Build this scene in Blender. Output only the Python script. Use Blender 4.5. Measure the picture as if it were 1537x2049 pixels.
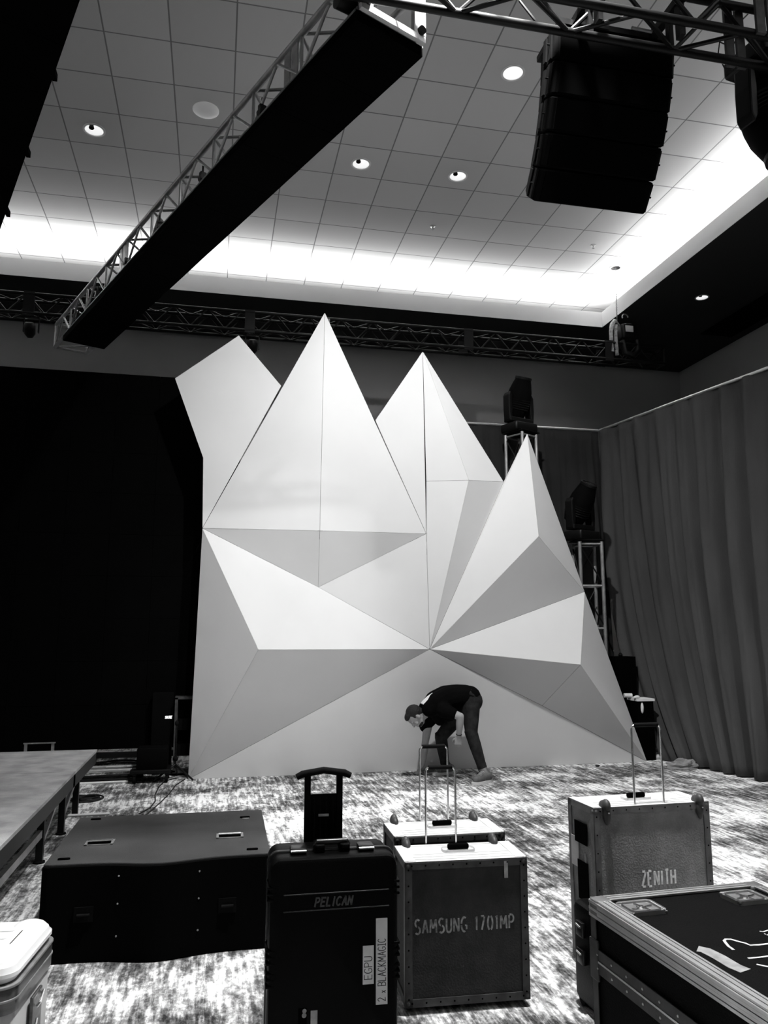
import bpy, bmesh, math, random
from mathutils import Vector, Matrix, noise
from math import radians as R, sin, cos, pi
random.seed(7)
for o in list(bpy.data.objects): bpy.data.objects.remove(o)
S = bpy.context.scene
C = S.collection

# ------------------------------------------------------------------ camera
F, YAW, PITCH = 1560.0, R(12.14), R(8.74)
EYE = Vector((0, 0, 1.6))
FW = Vector((sin(YAW)*cos(PITCH), cos(YAW)*cos(PITCH), sin(PITCH)))
RT = Vector((cos(YAW), -sin(YAW), 0)); UP = RT.cross(FW)
cd = bpy.data.cameras.new('camera'); cam = bpy.data.objects.new('camera', cd); C.objects.link(cam)
cd.sensor_fit = 'VERTICAL'; cd.sensor_height = 24; cd.lens = F/2049*24; cd.clip_start = .05
m = Matrix((RT, UP, -FW)).transposed().to_4x4(); m.translation = EYE; cam.matrix_world = m
S.camera = cam
def ray(x, y): return RT*(x-768.5)/F - UP*(y-1024.5)/F + FW
def atY(x, y, Y): d = ray(x, y); return EYE + d*(Y/d.y)
def atX(x, y, X): d = ray(x, y); return EYE + d*(X/d.x)
def atZ(x, y, Z): d = ray(x, y); return EYE + d*((Z-1.6)/d.z)

# ------------------------------------------------------------------ world, exposure
w = bpy.data.worlds.new('world'); S.world = w; w.use_nodes = True
w.node_tree.nodes['Background'].inputs[0].default_value = (.5, .5, .5, 1)
w.node_tree.nodes['Background'].inputs[1].default_value = .05
vs = S.view_settings; vs.view_transform = 'Standard'; vs.look = 'None'; vs.gamma = 1; vs.use_curve_mapping = False
vs.exposure = 0.0

# ------------------------------------------------------------------ lamps of the room (downlights in the ceiling beyond the frame)
def spot(name, loc, tgt, power, size=R(110), blend=.6, rad=.06):
    l = bpy.data.lights.new(name, 'SPOT'); l.energy = power; l.spot_size = size; l.spot_blend = blend; l.shadow_soft_size = rad
    o = bpy.data.objects.new(name, l); C.objects.link(o); o.location = loc
    o.rotation_euler = (Vector(tgt)-Vector(loc)).to_track_quat('-Z', 'Y').to_euler(); return o
spot('key_downlight', (1.7, 5.2, 7.1), (2.2, 9.0, 1.6), 1560, R(104), 1.0, .07)
spot('front_downlight', (2.18, -1.0, 7.1), (.55, 9.1, 1.8), 1500, R(19), .9, .07)
spot('floor_downlight', (1.6, 3.2, 7.1), (1.4, 4.0, 0), 3000, R(68), .55, .10)
spot('right_downlight', (4.9, 4.2, 7.1), (4.9, 5.4, 0), 900, R(62), .8, .10)
COVE = 60.0

# ------------------------------------------------------------------ materials
def mat(name, v=.5, rough=.6, metal=0, amp=0, scale=5, bump=0, bscale=40, spec=.5, stretch=None, detail=6, col=None):
    M = bpy.data.materials.new(name); M.use_nodes = True
    n = M.node_tree.nodes; L = M.node_tree.links; b = n['Principled BSDF']
    b.inputs['Base Color'].default_value = (v, v, v, 1); b.inputs['Roughness'].default_value = rough
    b.inputs['Metallic'].default_value = metal; b.inputs['Specular IOR Level'].default_value = spec
    tc = n.new('ShaderNodeTexCoord'); mp = n.new('ShaderNodeMapping'); L.new(tc.outputs['Object'], mp.inputs[0])
    if stretch: mp.inputs['Scale'].default_value = stretch
    nz = n.new('ShaderNodeTexNoise'); nz.inputs['Scale'].default_value = scale; nz.inputs['Detail'].default_value = detail
    L.new(mp.outputs[0], nz.inputs['Vector'])
    mr = n.new('ShaderNodeMapRange'); L.new(nz.outputs[0], mr.inputs[0])
    mr.inputs[1].default_value = .3; mr.inputs[2].default_value = .7
    mr.inputs[3].default_value = max(0, v*(1-amp)); mr.inputs[4].default_value = min(1, v*(1+amp))
    L.new(mr.outputs[0], b.inputs['Base Color'])
    if bump:
        nb = n.new('ShaderNodeTexNoise'); nb.inputs['Scale'].default_value = bscale; L.new(mp.outputs[0], nb.inputs['Vector'])
        bp = n.new('ShaderNodeBump'); bp.inputs['Strength'].default_value = bump; bp.inputs['Distance'].default_value = .01
        L.new(nb.outputs[0], bp.inputs['Height']); L.new(bp.outputs[0], b.inputs['Normal'])
    return M
def emis(name, v, s):
    M = bpy.data.materials.new(name); M.use_nodes = True; b = M.node_tree.nodes['Principled BSDF']
    b.inputs['Base Color'].default_value = (v, v, v, 1); b.inputs['Emission Color'].default_value = (1, 1, 1, 1)
    b.inputs['Emission Strength'].default_value = s; return M
m_black = mat('matte_black', .0012, .95, amp=.3, spec=.02)
m_cab = mat('speaker_black', .0012, .8, amp=.3, scale=20, spec=.06)
m_sub = mat('sub_paint', .040, .75, amp=.25, scale=3, bump=.3, bscale=200, spec=.2)
m_subf = mat('sub_grille', .0012, .95, amp=.2, spec=.03)
m_hard = mat('hard_plastic', .0012, .40, amp=.2, bump=.12, bscale=220, spec=.05)
m_hard2 = mat('hard_plastic_gloss', .006, .3, amp=.2, spec=.35)
m_rubber = mat('rubber', .004, .8, amp=.3, scale=30, spec=.08)
m_chrome = mat('chrome', .75, .22, 1, amp=.05)
m_alu = mat('aluminium', .55, .38, .8, amp=.12, scale=12)
m_alud = mat('aluminium_worn', .22, .5, .5, amp=.35, scale=14)
m_tr_black = mat('truss_black', .0025, .45, amp=.3, spec=.22)
m_tr_grey = mat('truss_metal', .34, .4, .6, amp=.25, scale=10)
m_set = mat('set_white', .62, .75, amp=.02, scale=2, spec=.15)
m_wood = mat('rear_timber', .08, .8, amp=.3, stretch=(1, 1, 12))
m_wall = mat('wall_paint', .46, .9, amp=.04, scale=1)
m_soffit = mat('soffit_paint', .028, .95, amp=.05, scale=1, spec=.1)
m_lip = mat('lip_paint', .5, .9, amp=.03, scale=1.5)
m_drape = mat('drape_velour', .058, .95, amp=.2, scale=2, bump=.25, bscale=60, spec=.1, stretch=(1, 1, .35))
m_drape2 = mat('drape_velour_rear', .022, .95, amp=.2, scale=2, spec=.1)
m_panel_d = mat('case_panel_dark', .028, .75, amp=.35, scale=9, bump=.3, bscale=120, spec=.2)
m_panel_m = mat('case_panel_grey', .21, .8, amp=.3, scale=7, bump=.3, bscale=120, spec=.2)
m_casetop = mat('case_top_pale', .66, .45, .1, amp=.12, scale=8)
m_edge_d = mat('case_edge_dark', .045, .55, .3, amp=.45, scale=18)
m_edge_m = mat('case_edge_grey', .13, .55, .3, amp=.35, scale=18)
m_knob = mat('rubber_runner', .035, .55, amp=.3, scale=30)
m_white = mat('white_plastic', .78, .32, amp=.03, scale=4, spec=.5)
m_whitebody = mat('white_plastic_body', .42, .45, amp=.12, scale=6)
m_band = mat('steel_band', .10, .3, .7, amp=.4, scale=6, stretch=(1, 1, 8))
m_tape = mat('paper_tape', .52, .8, amp=.08, scale=20)
m_gaff = mat('grey_tape', .28, .8, amp=.35, scale=25)
m_ink = mat('marker_ink', .03, .8, amp=.2)
m_paint_l = mat('stencil_paint', .85, .8, amp=.3, scale=60)
m_paint_m = mat('stencil_paint_worn', .22, .8, amp=.6, scale=60)
m_emboss = mat('embossed_letters', .03, .5, amp=.3)
m_chalk = mat('chalk_mark', .6, .9, amp=.35, scale=60)
m_stage = mat('stage_top', .36, .8, amp=.25, scale=6, bump=.4, bscale=120, spec=.2)
m_stage_e = mat('stage_edge', .005, .6, amp=.3)
m_road = mat('road_case_laminate', .0016, .7, amp=.3, scale=20, bump=.2, bscale=200, spec=.06)
m_skin = mat('skin', .32, .6, amp=.08, scale=8, spec=.3)
m_shirt = mat('black_tshirt', .002, .9, amp=.2, spec=.05)
m_jeans = mat('dark_jeans', .018, .9, amp=.5, scale=14, bump=.4, bscale=30, spec=.1)
m_hair = mat('dark_hair', .004, .8, amp=.5, scale=60, bump=.5, bscale=120)
m_boot = mat('boot_leather', .085, .6, amp=.4, scale=14)
m_sole = mat('boot_sole', .5, .7, amp=.1)
m_print = mat('shirt_print', .8, .8, amp=.05)
m_cable = mat('cable_rubber', .004, .6, amp=.2)
m_cloth = mat('grey_cloth', .22, .9, amp=.3, scale=8)
m_paper = mat('paper', .8, .8, amp=.1)
m_bulb = emis('lit_reflector', .8, .55)
m_cove = emis('cove_strip', .9, COVE)
m_logo = emis('lit_logo', .9, .9)
m_led = mat('led_panel', .0008, .9, amp=.3, scale=3, spec=.04)
m_ledseam = mat('led_panel_frame', .0004, .9, spec=.03)

def carpet():
    M = bpy.data.materials.new('distressed_carpet'); M.use_nodes = True; n = M.node_tree.nodes; L = M.node_tree.links; b = n['Principled BSDF']
    b.inputs['Roughness'].default_value = .95; b.inputs['Specular IOR Level'].default_value = .05
    tc = n.new('ShaderNodeTexCoord')
    def nz(sc, det, rough=.6, scale=1.0, dist=0):
        mp = n.new('ShaderNodeMapping'); mp.inputs['Scale'].default_value = sc; L.new(tc.outputs['Object'], mp.inputs[0])
        t = n.new('ShaderNodeTexNoise'); t.inputs['Scale'].default_value = scale; t.inputs['Detail'].default_value = det
        t.inputs['Roughness'].default_value = rough; t.inputs['Distortion'].default_value = dist; L.new(mp.outputs[0], t.inputs['Vector']); return t.outputs[0]
    def ma(op, a, c, cl=False):
        q = n.new('ShaderNodeMath'); q.operation = op; q.use_clamp = cl
        for i, v in enumerate((a, c)):
            if isinstance(v, (int, float)): q.inputs[i].default_value = v
            else: L.new(v, q.inputs[i])
        return q.outputs[0]
    def mr(a, x0, x1, y0, y1):
        q = n.new('ShaderNodeMapRange'); L.new(a, q.inputs[0])
        for i, v in enumerate((x0, x1, y0, y1)): q.inputs[i+1].default_value = v
        return q.outputs[0]
    patch = mr(nz((.55, .9, 1), 3, .5, 1.3, .4), .38, .62, 0, 1)            # large light and dark areas
    streak = mr(nz((30, 3.0, 1), 6, .65), .42, .62, 0, 1)                     # lengthwise streaks
    speck = mr(nz((38, 22, 1), 5, .7), .40, .60, 0, 1)                        # broken speckle
    mott = mr(nz((6, 4, 1), 6, .65, 1, .3), .40, .60, 0, 1)
    a = ma('MULTIPLY', streak, .40); a2 = ma('MULTIPLY', speck, .28); a3 = ma('MULTIPLY', mott, .36); a4 = ma('MULTIPLY', patch, .42)
    s = ma('ADD', ma('ADD', a, a2), ma('ADD', a3, a4))
    cr = n.new('ShaderNodeValToRGB'); L.new(s, cr.inputs[0]); e = cr.color_ramp.elements
    e[0].position = .22; e[0].color = (.03, .03, .03, 1); e[1].position = 1.0; e[1].color = (.85, .85, .85, 1)
    q = cr.color_ramp.elements.new(.5); q.color = (.13, .13, .13, 1); q = cr.color_ramp.elements.new(.76); q.color = (.40, .40, .40, 1)
    L.new(cr.outputs[0], b.inputs['Base Color'])
    return M
def ceiling_mat():
    M = bpy.data.materials.new('ceiling_tiles'); M.use_nodes = True; n = M.node_tree.nodes; L = M.node_tree.links; b = n['Principled BSDF']
    b.inputs['Roughness'].default_value = .95; b.inputs['Specular IOR Level'].default_value = .05
    g = n.new('ShaderNodeNewGeometry'); sp = n.new('ShaderNodeSeparateXYZ'); L.new(g.outputs['Position'], sp.inputs[0])
    def ma(op, a, c):
        q = n.new('ShaderNodeMath'); q.operation = op
        for i, v in enumerate((a, c)):
            if isinstance(v, (int, float)): q.inputs[i].default_value = v
            else: L.new(v, q.inputs[i])
        return q.outputs[0]
    outs = []; ids = []
    for ax, off in (('X', .023), ('Y', 6.965)):
        u = ma('DIVIDE', ma('SUBTRACT', sp.outputs[ax], off-50*.61), .61); fr = ma('FRACT', u, 0)
        d = ma('ABSOLUTE', ma('SUBTRACT', fr, .5), 0); outs.append(ma('GREATER_THAN', d, .5-.012)); ids.append(ma('FLOOR', u, 0))
    ln = ma('MAXIMUM', outs[0], outs[1])
    cb = n.new('ShaderNodeCombineXYZ'); L.new(ids[0], cb.inputs[0]); L.new(ids[1], cb.inputs[1])
    wn = n.new('ShaderNodeTexWhiteNoise'); wn.noise_dimensions = '3D'; L.new(cb.outputs[0], wn.inputs['Vector'])
    v = ma('ADD', ma('MULTIPLY', wn.outputs['Value'], .06), .50)
    val = ma('SUBTRACT', v, ma('MULTIPLY', ln, .32))
    L.new(val, b.inputs['Base Color']); return M
m_carpet = carpet(); m_ceil = ceiling_mat()

# ------------------------------------------------------------------ mesh helpers
class MB:
    def __init__(s, T=None): s.v = []; s.f = []; s.T = T
    def add(s, vs, fs):
        k = len(s.v)
        s.v += [tuple(s.T @ Vector(v)) if s.T else tuple(v) for v in vs]; s.f += [tuple(i+k for i in f) for f in fs]; return s
    def box(s, x0, x1, y0, y1, z0, z1):
        return s.add([(x, y, z) for z in (z0, z1) for y in (y0, y1) for x in (x0, x1)],
                     [(0, 2, 3, 1), (4, 5, 7, 6), (0, 1, 5, 4), (2, 6, 7, 3), (0, 4, 6, 2), (1, 3, 7, 5)])
    def cbox(s, c, d): return s.box(c[0]-d[0]/2, c[0]+d[0]/2, c[1]-d[1]/2, c[1]+d[1]/2, c[2]-d[2]/2, c[2]+d[2]/2)
    def tube(s, path, r, n=10, closed=False):
        P = [Vector(p) for p in path]; rs = r if isinstance(r, (list, tuple)) else [r]*len(P)
        rings = []; t0 = (P[1]-P[0]).normalized(); a = t0.orthogonal().normalized()
        for i, p in enumerate(P):
            if closed: t = (P[(i+1) % len(P)]-P[i-1]).normalized()
            else: t = (P[min(i+1, len(P)-1)]-P[max(i-1, 0)]).normalized()
            a = (a-t*a.dot(t)); a = a.normalized() if a.length > 1e-6 else t.orthogonal().normalized(); b = t.cross(a)
            rings.append([p+(a*cos(2*pi*k/n)+b*sin(2*pi*k/n))*rs[i] for k in range(n)])
        vs = [v for r_ in rings for v in r_]; fs = []
        N = len(P)
        for i in range(N if closed else N-1):
            for k in range(n):
                j = (i+1) % N; fs.append((i*n+k, i*n+(k+1) % n, j*n+(k+1) % n, j*n+k))
        if not closed: fs += [tuple(range(n))[::-1], tuple((N-1)*n+k for k in range(n))]
        return s.add(vs, fs)
    def bar(s, a, b, r, n=10): return s.tube([a, b], r, n)
    def beam(s, a, b, w, h, up=(0, 0, 1)):
        a = Vector(a); b = Vector(b); t = (b-a).normalized(); u = Vector(up); u = (u-t*u.dot(t)).normalized(); q = t.cross(u)
        vs = [p+q*sx*w/2+u*sz*h/2 for p in (a, b) for sx, sz in ((-1, -1), (1, -1), (1, 1), (-1, 1))]
        return s.add(vs, [(0, 1, 2, 3), (7, 6, 5, 4), (0, 4, 5, 1), (1, 5, 6, 2), (2, 6, 7, 3), (3, 7, 4, 0)])
    def lathe(s, prof, n=24, o=(0, 0, 0), ax=None, cap=True):
        # prof: (r, z); axis z unless ax given
        q = Vector((0, 0, 1)).rotation_difference(Vector(ax)) if ax else None
        vs = []; fs = []
        for (r, z) in prof:
            for k in range(n):
                p = Vector((r*cos(2*pi*k/n), r*sin(2*pi*k/n), z)); vs.append((q @ p if q else p)+Vector(o))
        for i in range(len(prof)-1):
            for k in range(n): fs.append((i*n+k, i*n+(k+1) % n, (i+1)*n+(k+1) % n, (i+1)*n+k))
        if cap: fs += [tuple(range(n))[::-1], tuple((len(prof)-1)*n+k for k in range(n))]
        return s.add(vs, fs)
    def prism(s, pts, z0, z1, plane='xy'):
        def P(p, z): return (p[0], p[1], z) if plane == 'xy' else ((p[0], z, p[1]) if plane == 'xz' else (z, p[0], p[1]))
        n = len(pts)
        return s.add([P(p, z0) for p in pts]+[P(p, z1) for p in pts],
                     [tuple(range(n))[::-1], tuple(range(n, 2*n))]+[(i, (i+1) % n, n+(i+1) % n, n+i) for i in range(n)])
    def capsule(s, a, b, ra, rb, n=14, flat=None):
        a = Vector(a); b = Vector(b); t = (b-a).normalized() if (b-a).length > 1e-6 else Vector((0, 0, 1))
        u = t.orthogonal().normalized(); w_ = t.cross(u); vs = []; fs = []
        rr = [(a-t*ra*cos(x), ra*sin(x)) for x in (.02, .4, .8, 1.2, pi/2)]+[(b+t*rb*cos(x), rb*sin(x)) for x in (pi/2, 1.2, .8, .4, .02)]
        for p, r in rr:
            for k in range(n): vs.append(p+(u*cos(2*pi*k/n)+w_*sin(2*pi*k/n))*r)
        for i in range(len(rr)-1):
            for k in range(n): fs.append((i*n+k, i*n+(k+1) % n, (i+1)*n+(k+1) % n, (i+1)*n+k))
        fs += [tuple(range(n))[::-1], tuple((len(rr)-1)*n+k for k in range(n))]
        return s.add(vs, fs)
    def ell(s, c, r, n=16, rot=None):
        vs = []; fs = []; c = Vector(c); m_ = 10
        for i in range(1, m_):
            for k in range(n):
                p = Vector((r[0]*sin(pi*i/m_)*cos(2*pi*k/n), r[1]*sin(pi*i/m_)*sin(2*pi*k/n), r[2]*cos(pi*i/m_)))
                vs.append(c+(rot @ p if rot else p))
        for i in range(m_-2):
            for k in range(n): fs.append((i*n+k, (i+1)*n+k, (i+1)*n+(k+1) % n, i*n+(k+1) % n))
        t = Vector((0, 0, r[2])); vs += [c+(rot @ t if rot else t), c-(rot @ t if rot else t)]; a = len(vs)-2; b = a+1
        for k in range(n): fs += [(a, k, (k+1) % n), (b, (m_-2)*n+(k+1) % n, (m_-2)*n+k)]
        return s.add(vs, fs)
    def rbox(s, x0, x1, y0, y1, z0, z1, r, n=5, rz=None):
        # box with rounded vertical edges and softened top and bottom rims
        def outline(ins):
            pts = []; rr = max(r-ins, .0005)
            for cx, cy, a0 in ((x1-ins-rr, y1-ins-rr, 0), (x0+ins+rr, y1-ins-rr, pi/2), (x0+ins+rr, y0+ins+rr, pi), (x1-ins-rr, y0+ins+rr, 1.5*pi)):
                for k in range(n+1): pts.append((cx+rr*cos(a0+k*pi/2/n), cy+rr*sin(a0+k*pi/2/n)))
            return pts
        q = rz if rz is not None else r*.6
        lv = [(z0, q*.9), (z0+q*.3, q*.3), (z0+q, 0), (z1-q, 0), (z1-q*.3, q*.3), (z1, q*.9)]
        vs = []; fs = []; N = 4*(n+1)
        for z, i_ in lv: vs += [(x, y, z) for x, y in outline(i_)]
        for i in range(len(lv)-1):
            for k in range(N): fs.append((i*N+k, i*N+(k+1) % N, (i+1)*N+(k+1) % N, (i+1)*N+k))
        fs += [tuple(range(N))[::-1], tuple((len(lv)-1)*N+k for k in range(N))]
        return s.add(vs, fs)
    def build(s, name, m_, parent=None, world=False, smooth=False, bevel=0, label=None, kind=None, loc=None, fix=True):
        me = bpy.data.meshes.new(name)
        off = Vector((0, 0, 0))
        if world and parent: off = parent.location
        if loc is not None: off = Vector(loc)
        me.from_pydata([tuple(Vector(v)-off) for v in s.v], [], s.f)
        if fix:
            bm = bmesh.new(); bm.from_mesh(me); bmesh.ops.recalc_face_normals(bm, faces=bm.faces); bm.to_mesh(me); bm.free()
        me.materials.append(m_)
        if smooth: me.shade_smooth(); me.set_sharp_from_angle(angle=R(38))
        o = bpy.data.objects.new(name, me); C.objects.link(o)
        if loc is not None: o.location = loc
        if parent: o.parent = parent
        if bevel:
            b = o.modifiers.new('bevel', 'BEVEL'); b.width = bevel; b.segments = 2; b.limit_method = 'ANGLE'
        if label: o['label'] = label
        if kind: o['kind'] = kind
        return o
def tag(o, label=None, cat=None, group=None, kind=None):
    for k, v in (('label', label), ('category', cat), ('group', group), ('kind', kind)):
        if v: o[k] = v
    return o
def thing(name, label, cat, loc=(0, 0, 0), rz=0, group=None):
    o = bpy.data.objects.new(name, None); C.objects.link(o); o.location = loc; o.rotation_euler = (0, 0, rz); o.empty_display_size = .1
    return tag(o, label, cat, group)
def copy_tree(o, parent=None):
    c = o.copy(); C.objects.link(c); c.parent = parent
    for ch in list(o.children): copy_tree(ch, c)
    return c
def struct(name, mb, m_, **k): return tag(mb.build(name, m_, **k), kind='structure')

# stroke lettering (0..1 wide-ish, 0..1 high), each letter a list of polylines
def arc(cx, cy, rx, ry, a0, a1, n=8): return [(cx+rx*cos(R(a0+(a1-a0)*k/n)), cy+ry*sin(R(a0+(a1-a0)*k/n))) for k in range(n+1)]
G = {
 'A': [[(0, 0), (.3, 1)], [(.3, 1), (.6, 0)], [(.12, .36), (.48, .36)]],
 'B': [[(0, 0), (0, 1)], [(0, 1)]+arc(.3, .76, .24, .24, 90, -90)+[(0, .52)], [(.3, .52)]+arc(.3, .26, .28, .26, 90, -90)+[(0, 0)]],
 'C': [arc(.32, .5, .32, .5, 50, 180), arc(.32, .5, .32, .5, 180, 310)],
 'E': [[(0, 0), (0, 1)], [(0, 1), (.5, 1)], [(0, .52), (.42, .52)], [(0, 0), (.5, 0)]],
 'G': [arc(.32, .5, .32, .5, 50, 180), arc(.32, .5, .32, .5, 180, 300), [(.36, .42), (.6, .42), (.6, .1)]],
 'H': [[(0, 0), (0, 1)], [(.52, 0), (.52, 1)], [(0, .5), (.52, .5)]],
 'I': [[(.15, 0), (.15, 1)]], 'L': [[(0, 1), (0, 0)], [(0, 0), (.48, 0)]],
 'J': [[(.4, 1), (.4, .25)]+arc(.2, .25, .2, .25, 0, -170)],
 'K': [[(0, 0), (0, 1)], [(.5, 1), (0, .45)], [(.12, .55), (.55, 0)]],
 'M': [[(0, 0), (.05, 1)], [(.05, 1), (.36, .3)], [(.36, .3), (.66, 1)], [(.66, 1), (.72, 0)]],
 'N': [[(0, 0), (0, 1)], [(0, 1), (.54, 0)], [(.54, 0), (.54, 1)]],
 'P': [[(0, 0), (0, 1)], [(0, 1)]+arc(.26, .74, .26, .26, 90, -90)+[(0, .48)]],
 'R': [[(0, 0), (0, 1)], [(0, 1)]+arc(.26, .74, .26, .26, 90, -90)+[(0, .48)], [(.2, .48), (.55, 0)]],
 'S': [arc(.28, .75, .26, .25, 30, 270), arc(.28, .25, .28, .25, 90, -150)],
 'T': [[(.27, 0), (.27, 1)], [(0, 1), (.54, 1)]],
 'U': [[(0, 1), (0, .3)]+arc(.27, .28, .27, .28, 180, 360)+[(.54, .3), (.54, 1)]],
 'Z': [[(0, 1), (.52, 1)], [(.52, 1), (0, 0)], [(0, 0), (.52, 0)]],
 'x': [[(0, .05), (.3, .45)], [(.3, .02), (.03, .45)]],
 '1': [[(.05, .82), (.2, 1), (.2, 0)]], '7': [[(0, 1), (.5, 1)], [(.5, 1), (.15, 0)]],
 '2': [arc(.26, .74, .26, .26, 160, -20)+[(.02, .02)], [(.02, .02), (.55, .06)]],
 '0': [arc(.28, .5, .28, .5, 97, 263), arc(.28, .5, .28, .5, 277, 443)],
 ' ': [],
}
WD = {'I': .3, '1': .34, 'M': .72, 'C': .6, 'G': .62, ' ': .35, 'x': .32}
def letters(mb, text, o, ux, uy, h, th, wide=1.0, gap=.22, italic=0, stencil=0, rise=.0012, serif=False):
    o = Vector(o); ux = Vector(ux).normalized(); uy = Vector(uy).normalized(); nz_ = ux.cross(uy)
    x = 0
    for ch in text:
        st = list(G[ch])
        if serif and ch == 'I': st = st+[[(0, 0), (.3, 0)], [(0, 1), (.3, 1)]]
        for pl in st:
            P = [Vector((x+px*wide+py*italic, py))*h for px, py in pl]
            if stencil:     # cut the bridges
                L_ = sum((P[i+1]-P[i]).length for i in range(len(P)-1)); Q = []; acc = 0; a, b = stencil*h, L_-stencil*h
                if L_ > 3*stencil*h:
                    for i in range(len(P)-1):
                        s0, s1 = acc, acc+(P[i+1]-P[i]).length
                        lo, hi = max(a, s0), min(b, s1)
                        if lo < hi:
                            d = (P[i+1]-P[i])/(s1-s0)
                            if not Q: Q.append(P[i]+d*(lo-s0))
                            Q.append(P[i]+d*(hi-s0))
                        acc = s1
                    P = Q
            n = len(P); vs = []
            for i, p in enumerate(P):
                t = (P[min(i+1, n-1)]-P[max(i-1, 0)]).normalized(); q = Vector((-t.y, t.x))*th/2
                e = t*(-th*.4 if i == 0 else (th*.4 if i == n-1 else 0))*(0 if stencil else 1)
                for sg in (1, -1):
                    c = p+e+q*sg; vs.append(o+ux*c.x+uy*c.y+nz_*rise)
            vs2 = [v-nz_*rise for v in vs]; m_ = len(vs); fs = []
            for i in range(n-1):
                a = 2*i; fs += [(a, a+1, a+3, a+2), (m_+a, m_+a+2, m_+a+3, m_+a+1), (a, a+2, m_+a+2, m_+a), (a+1, m_+a+1, m_+a+3, a+3)]
            fs += [(0, m_, m_+1, 1), (m_-2, m_-1, 2*m_-1, 2*m_-2)]
            mb.add(vs+vs2, fs)
        x += (WD.get(ch, .56)*wide+gap)
    return x*h

# ------------------------------------------------------------------ the room
X0, X1, Y0, Y1, ZS, ZC = -9.0, 8.7, -7.0, 13.07, 6.6, 7.18
CX0, CX1, CY0, CY1 = -7.2, 6.14, -5.4, 11.3      # coffer opening
struct('floor', MB().box(X0, X1, Y0, Y1, -.2, 0), m_carpet)
struct('wall_back', MB().box(X0-.2, X1+.2, Y1, Y1+.2, 0, 7.8), m_wall)
struct('wall_right', MB().box(X1, X1+.2, Y0, Y1, 0, 7.8), m_wall)
struct('wall_left', MB().box(X0-.2, X0, Y0, Y1, 0, 7.8), m_wall)
struct('wall_front', MB().box(X0-.2, X1+.2, Y0-.2, Y0, 0, 7.8), m_wall)
# soffit ring: slabs round the coffer, with an upstanding lip that hides the cove strip
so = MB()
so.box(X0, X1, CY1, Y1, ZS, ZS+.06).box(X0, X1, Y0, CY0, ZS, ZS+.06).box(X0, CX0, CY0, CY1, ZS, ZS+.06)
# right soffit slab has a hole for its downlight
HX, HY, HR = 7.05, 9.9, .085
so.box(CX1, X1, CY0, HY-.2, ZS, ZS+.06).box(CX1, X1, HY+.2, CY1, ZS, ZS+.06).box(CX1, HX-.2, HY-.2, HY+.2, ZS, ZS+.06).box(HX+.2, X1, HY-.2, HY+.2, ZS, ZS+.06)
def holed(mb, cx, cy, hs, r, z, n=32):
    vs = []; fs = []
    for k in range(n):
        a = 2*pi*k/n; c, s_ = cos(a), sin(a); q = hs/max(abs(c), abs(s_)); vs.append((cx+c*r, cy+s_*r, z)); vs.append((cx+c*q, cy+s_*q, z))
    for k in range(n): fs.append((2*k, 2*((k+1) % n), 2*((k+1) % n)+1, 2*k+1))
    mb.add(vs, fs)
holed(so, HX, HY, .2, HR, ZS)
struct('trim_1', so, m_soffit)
LT = 6.86
lip = MB()
t = .03
q0 = .004; zl = ZS+.0005
lip.box(CX0-t, CX1+t, CY1-q0, CY1+t, zl, LT).box(CX0-t, CX1+t, CY0-t, CY0+q0, zl, LT).box(CX1-q0, CX1+t, CY0, CY1, zl, LT).box(CX0-t, CX0+q0, CY0, CY1, zl, LT)
struct('trim_2', lip, m_lip)
g = .75    # cove depth behind the lip
cw = MB()
cw.box(CX0-g, CX1+g, CY1+g, CY1+g+.04, ZS+.06, ZC).box(CX0-g, CX1+g, CY0-g-.04, CY0-g, ZS+.06, ZC).box(CX1+g, CX1+g+.04, CY0-g, CY1+g, ZS+.06, ZC).box(CX0-g-.04, CX0-g, CY0-g, CY1+g, ZS+.06, ZC)
struct('trim_3', cw, m_lip)
st = MB()
def strip(a, b, inn):
    a = Vector(a); b = Vector(b); inn = Vector(inn); u = (inn*.5+Vector((0, 0, 1))*.866).normalized(); q = (inn*.866-Vector((0, 0, 1))*.5).normalized()*.055
    st.add([a-q, b-q, b+q, a+q], [(0, 1, 2, 3)])
zz = 6.845; e = .14
strip((CX0, CY1+e, zz), (CX1, CY1+e, zz), (0, -1, 0)); strip((CX1+e, CY0, zz), (CX1+e, CY1, zz), (-1, 0, 0))
strip((CX0, CY0-e, zz), (CX1, CY0-e, zz), (0, 1, 0)); strip((CX0-e, CY0, zz), (CX0-e, CY1, zz), (1, 0, 0))
struct('trim_4', st, m_cove, fix=False)

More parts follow.
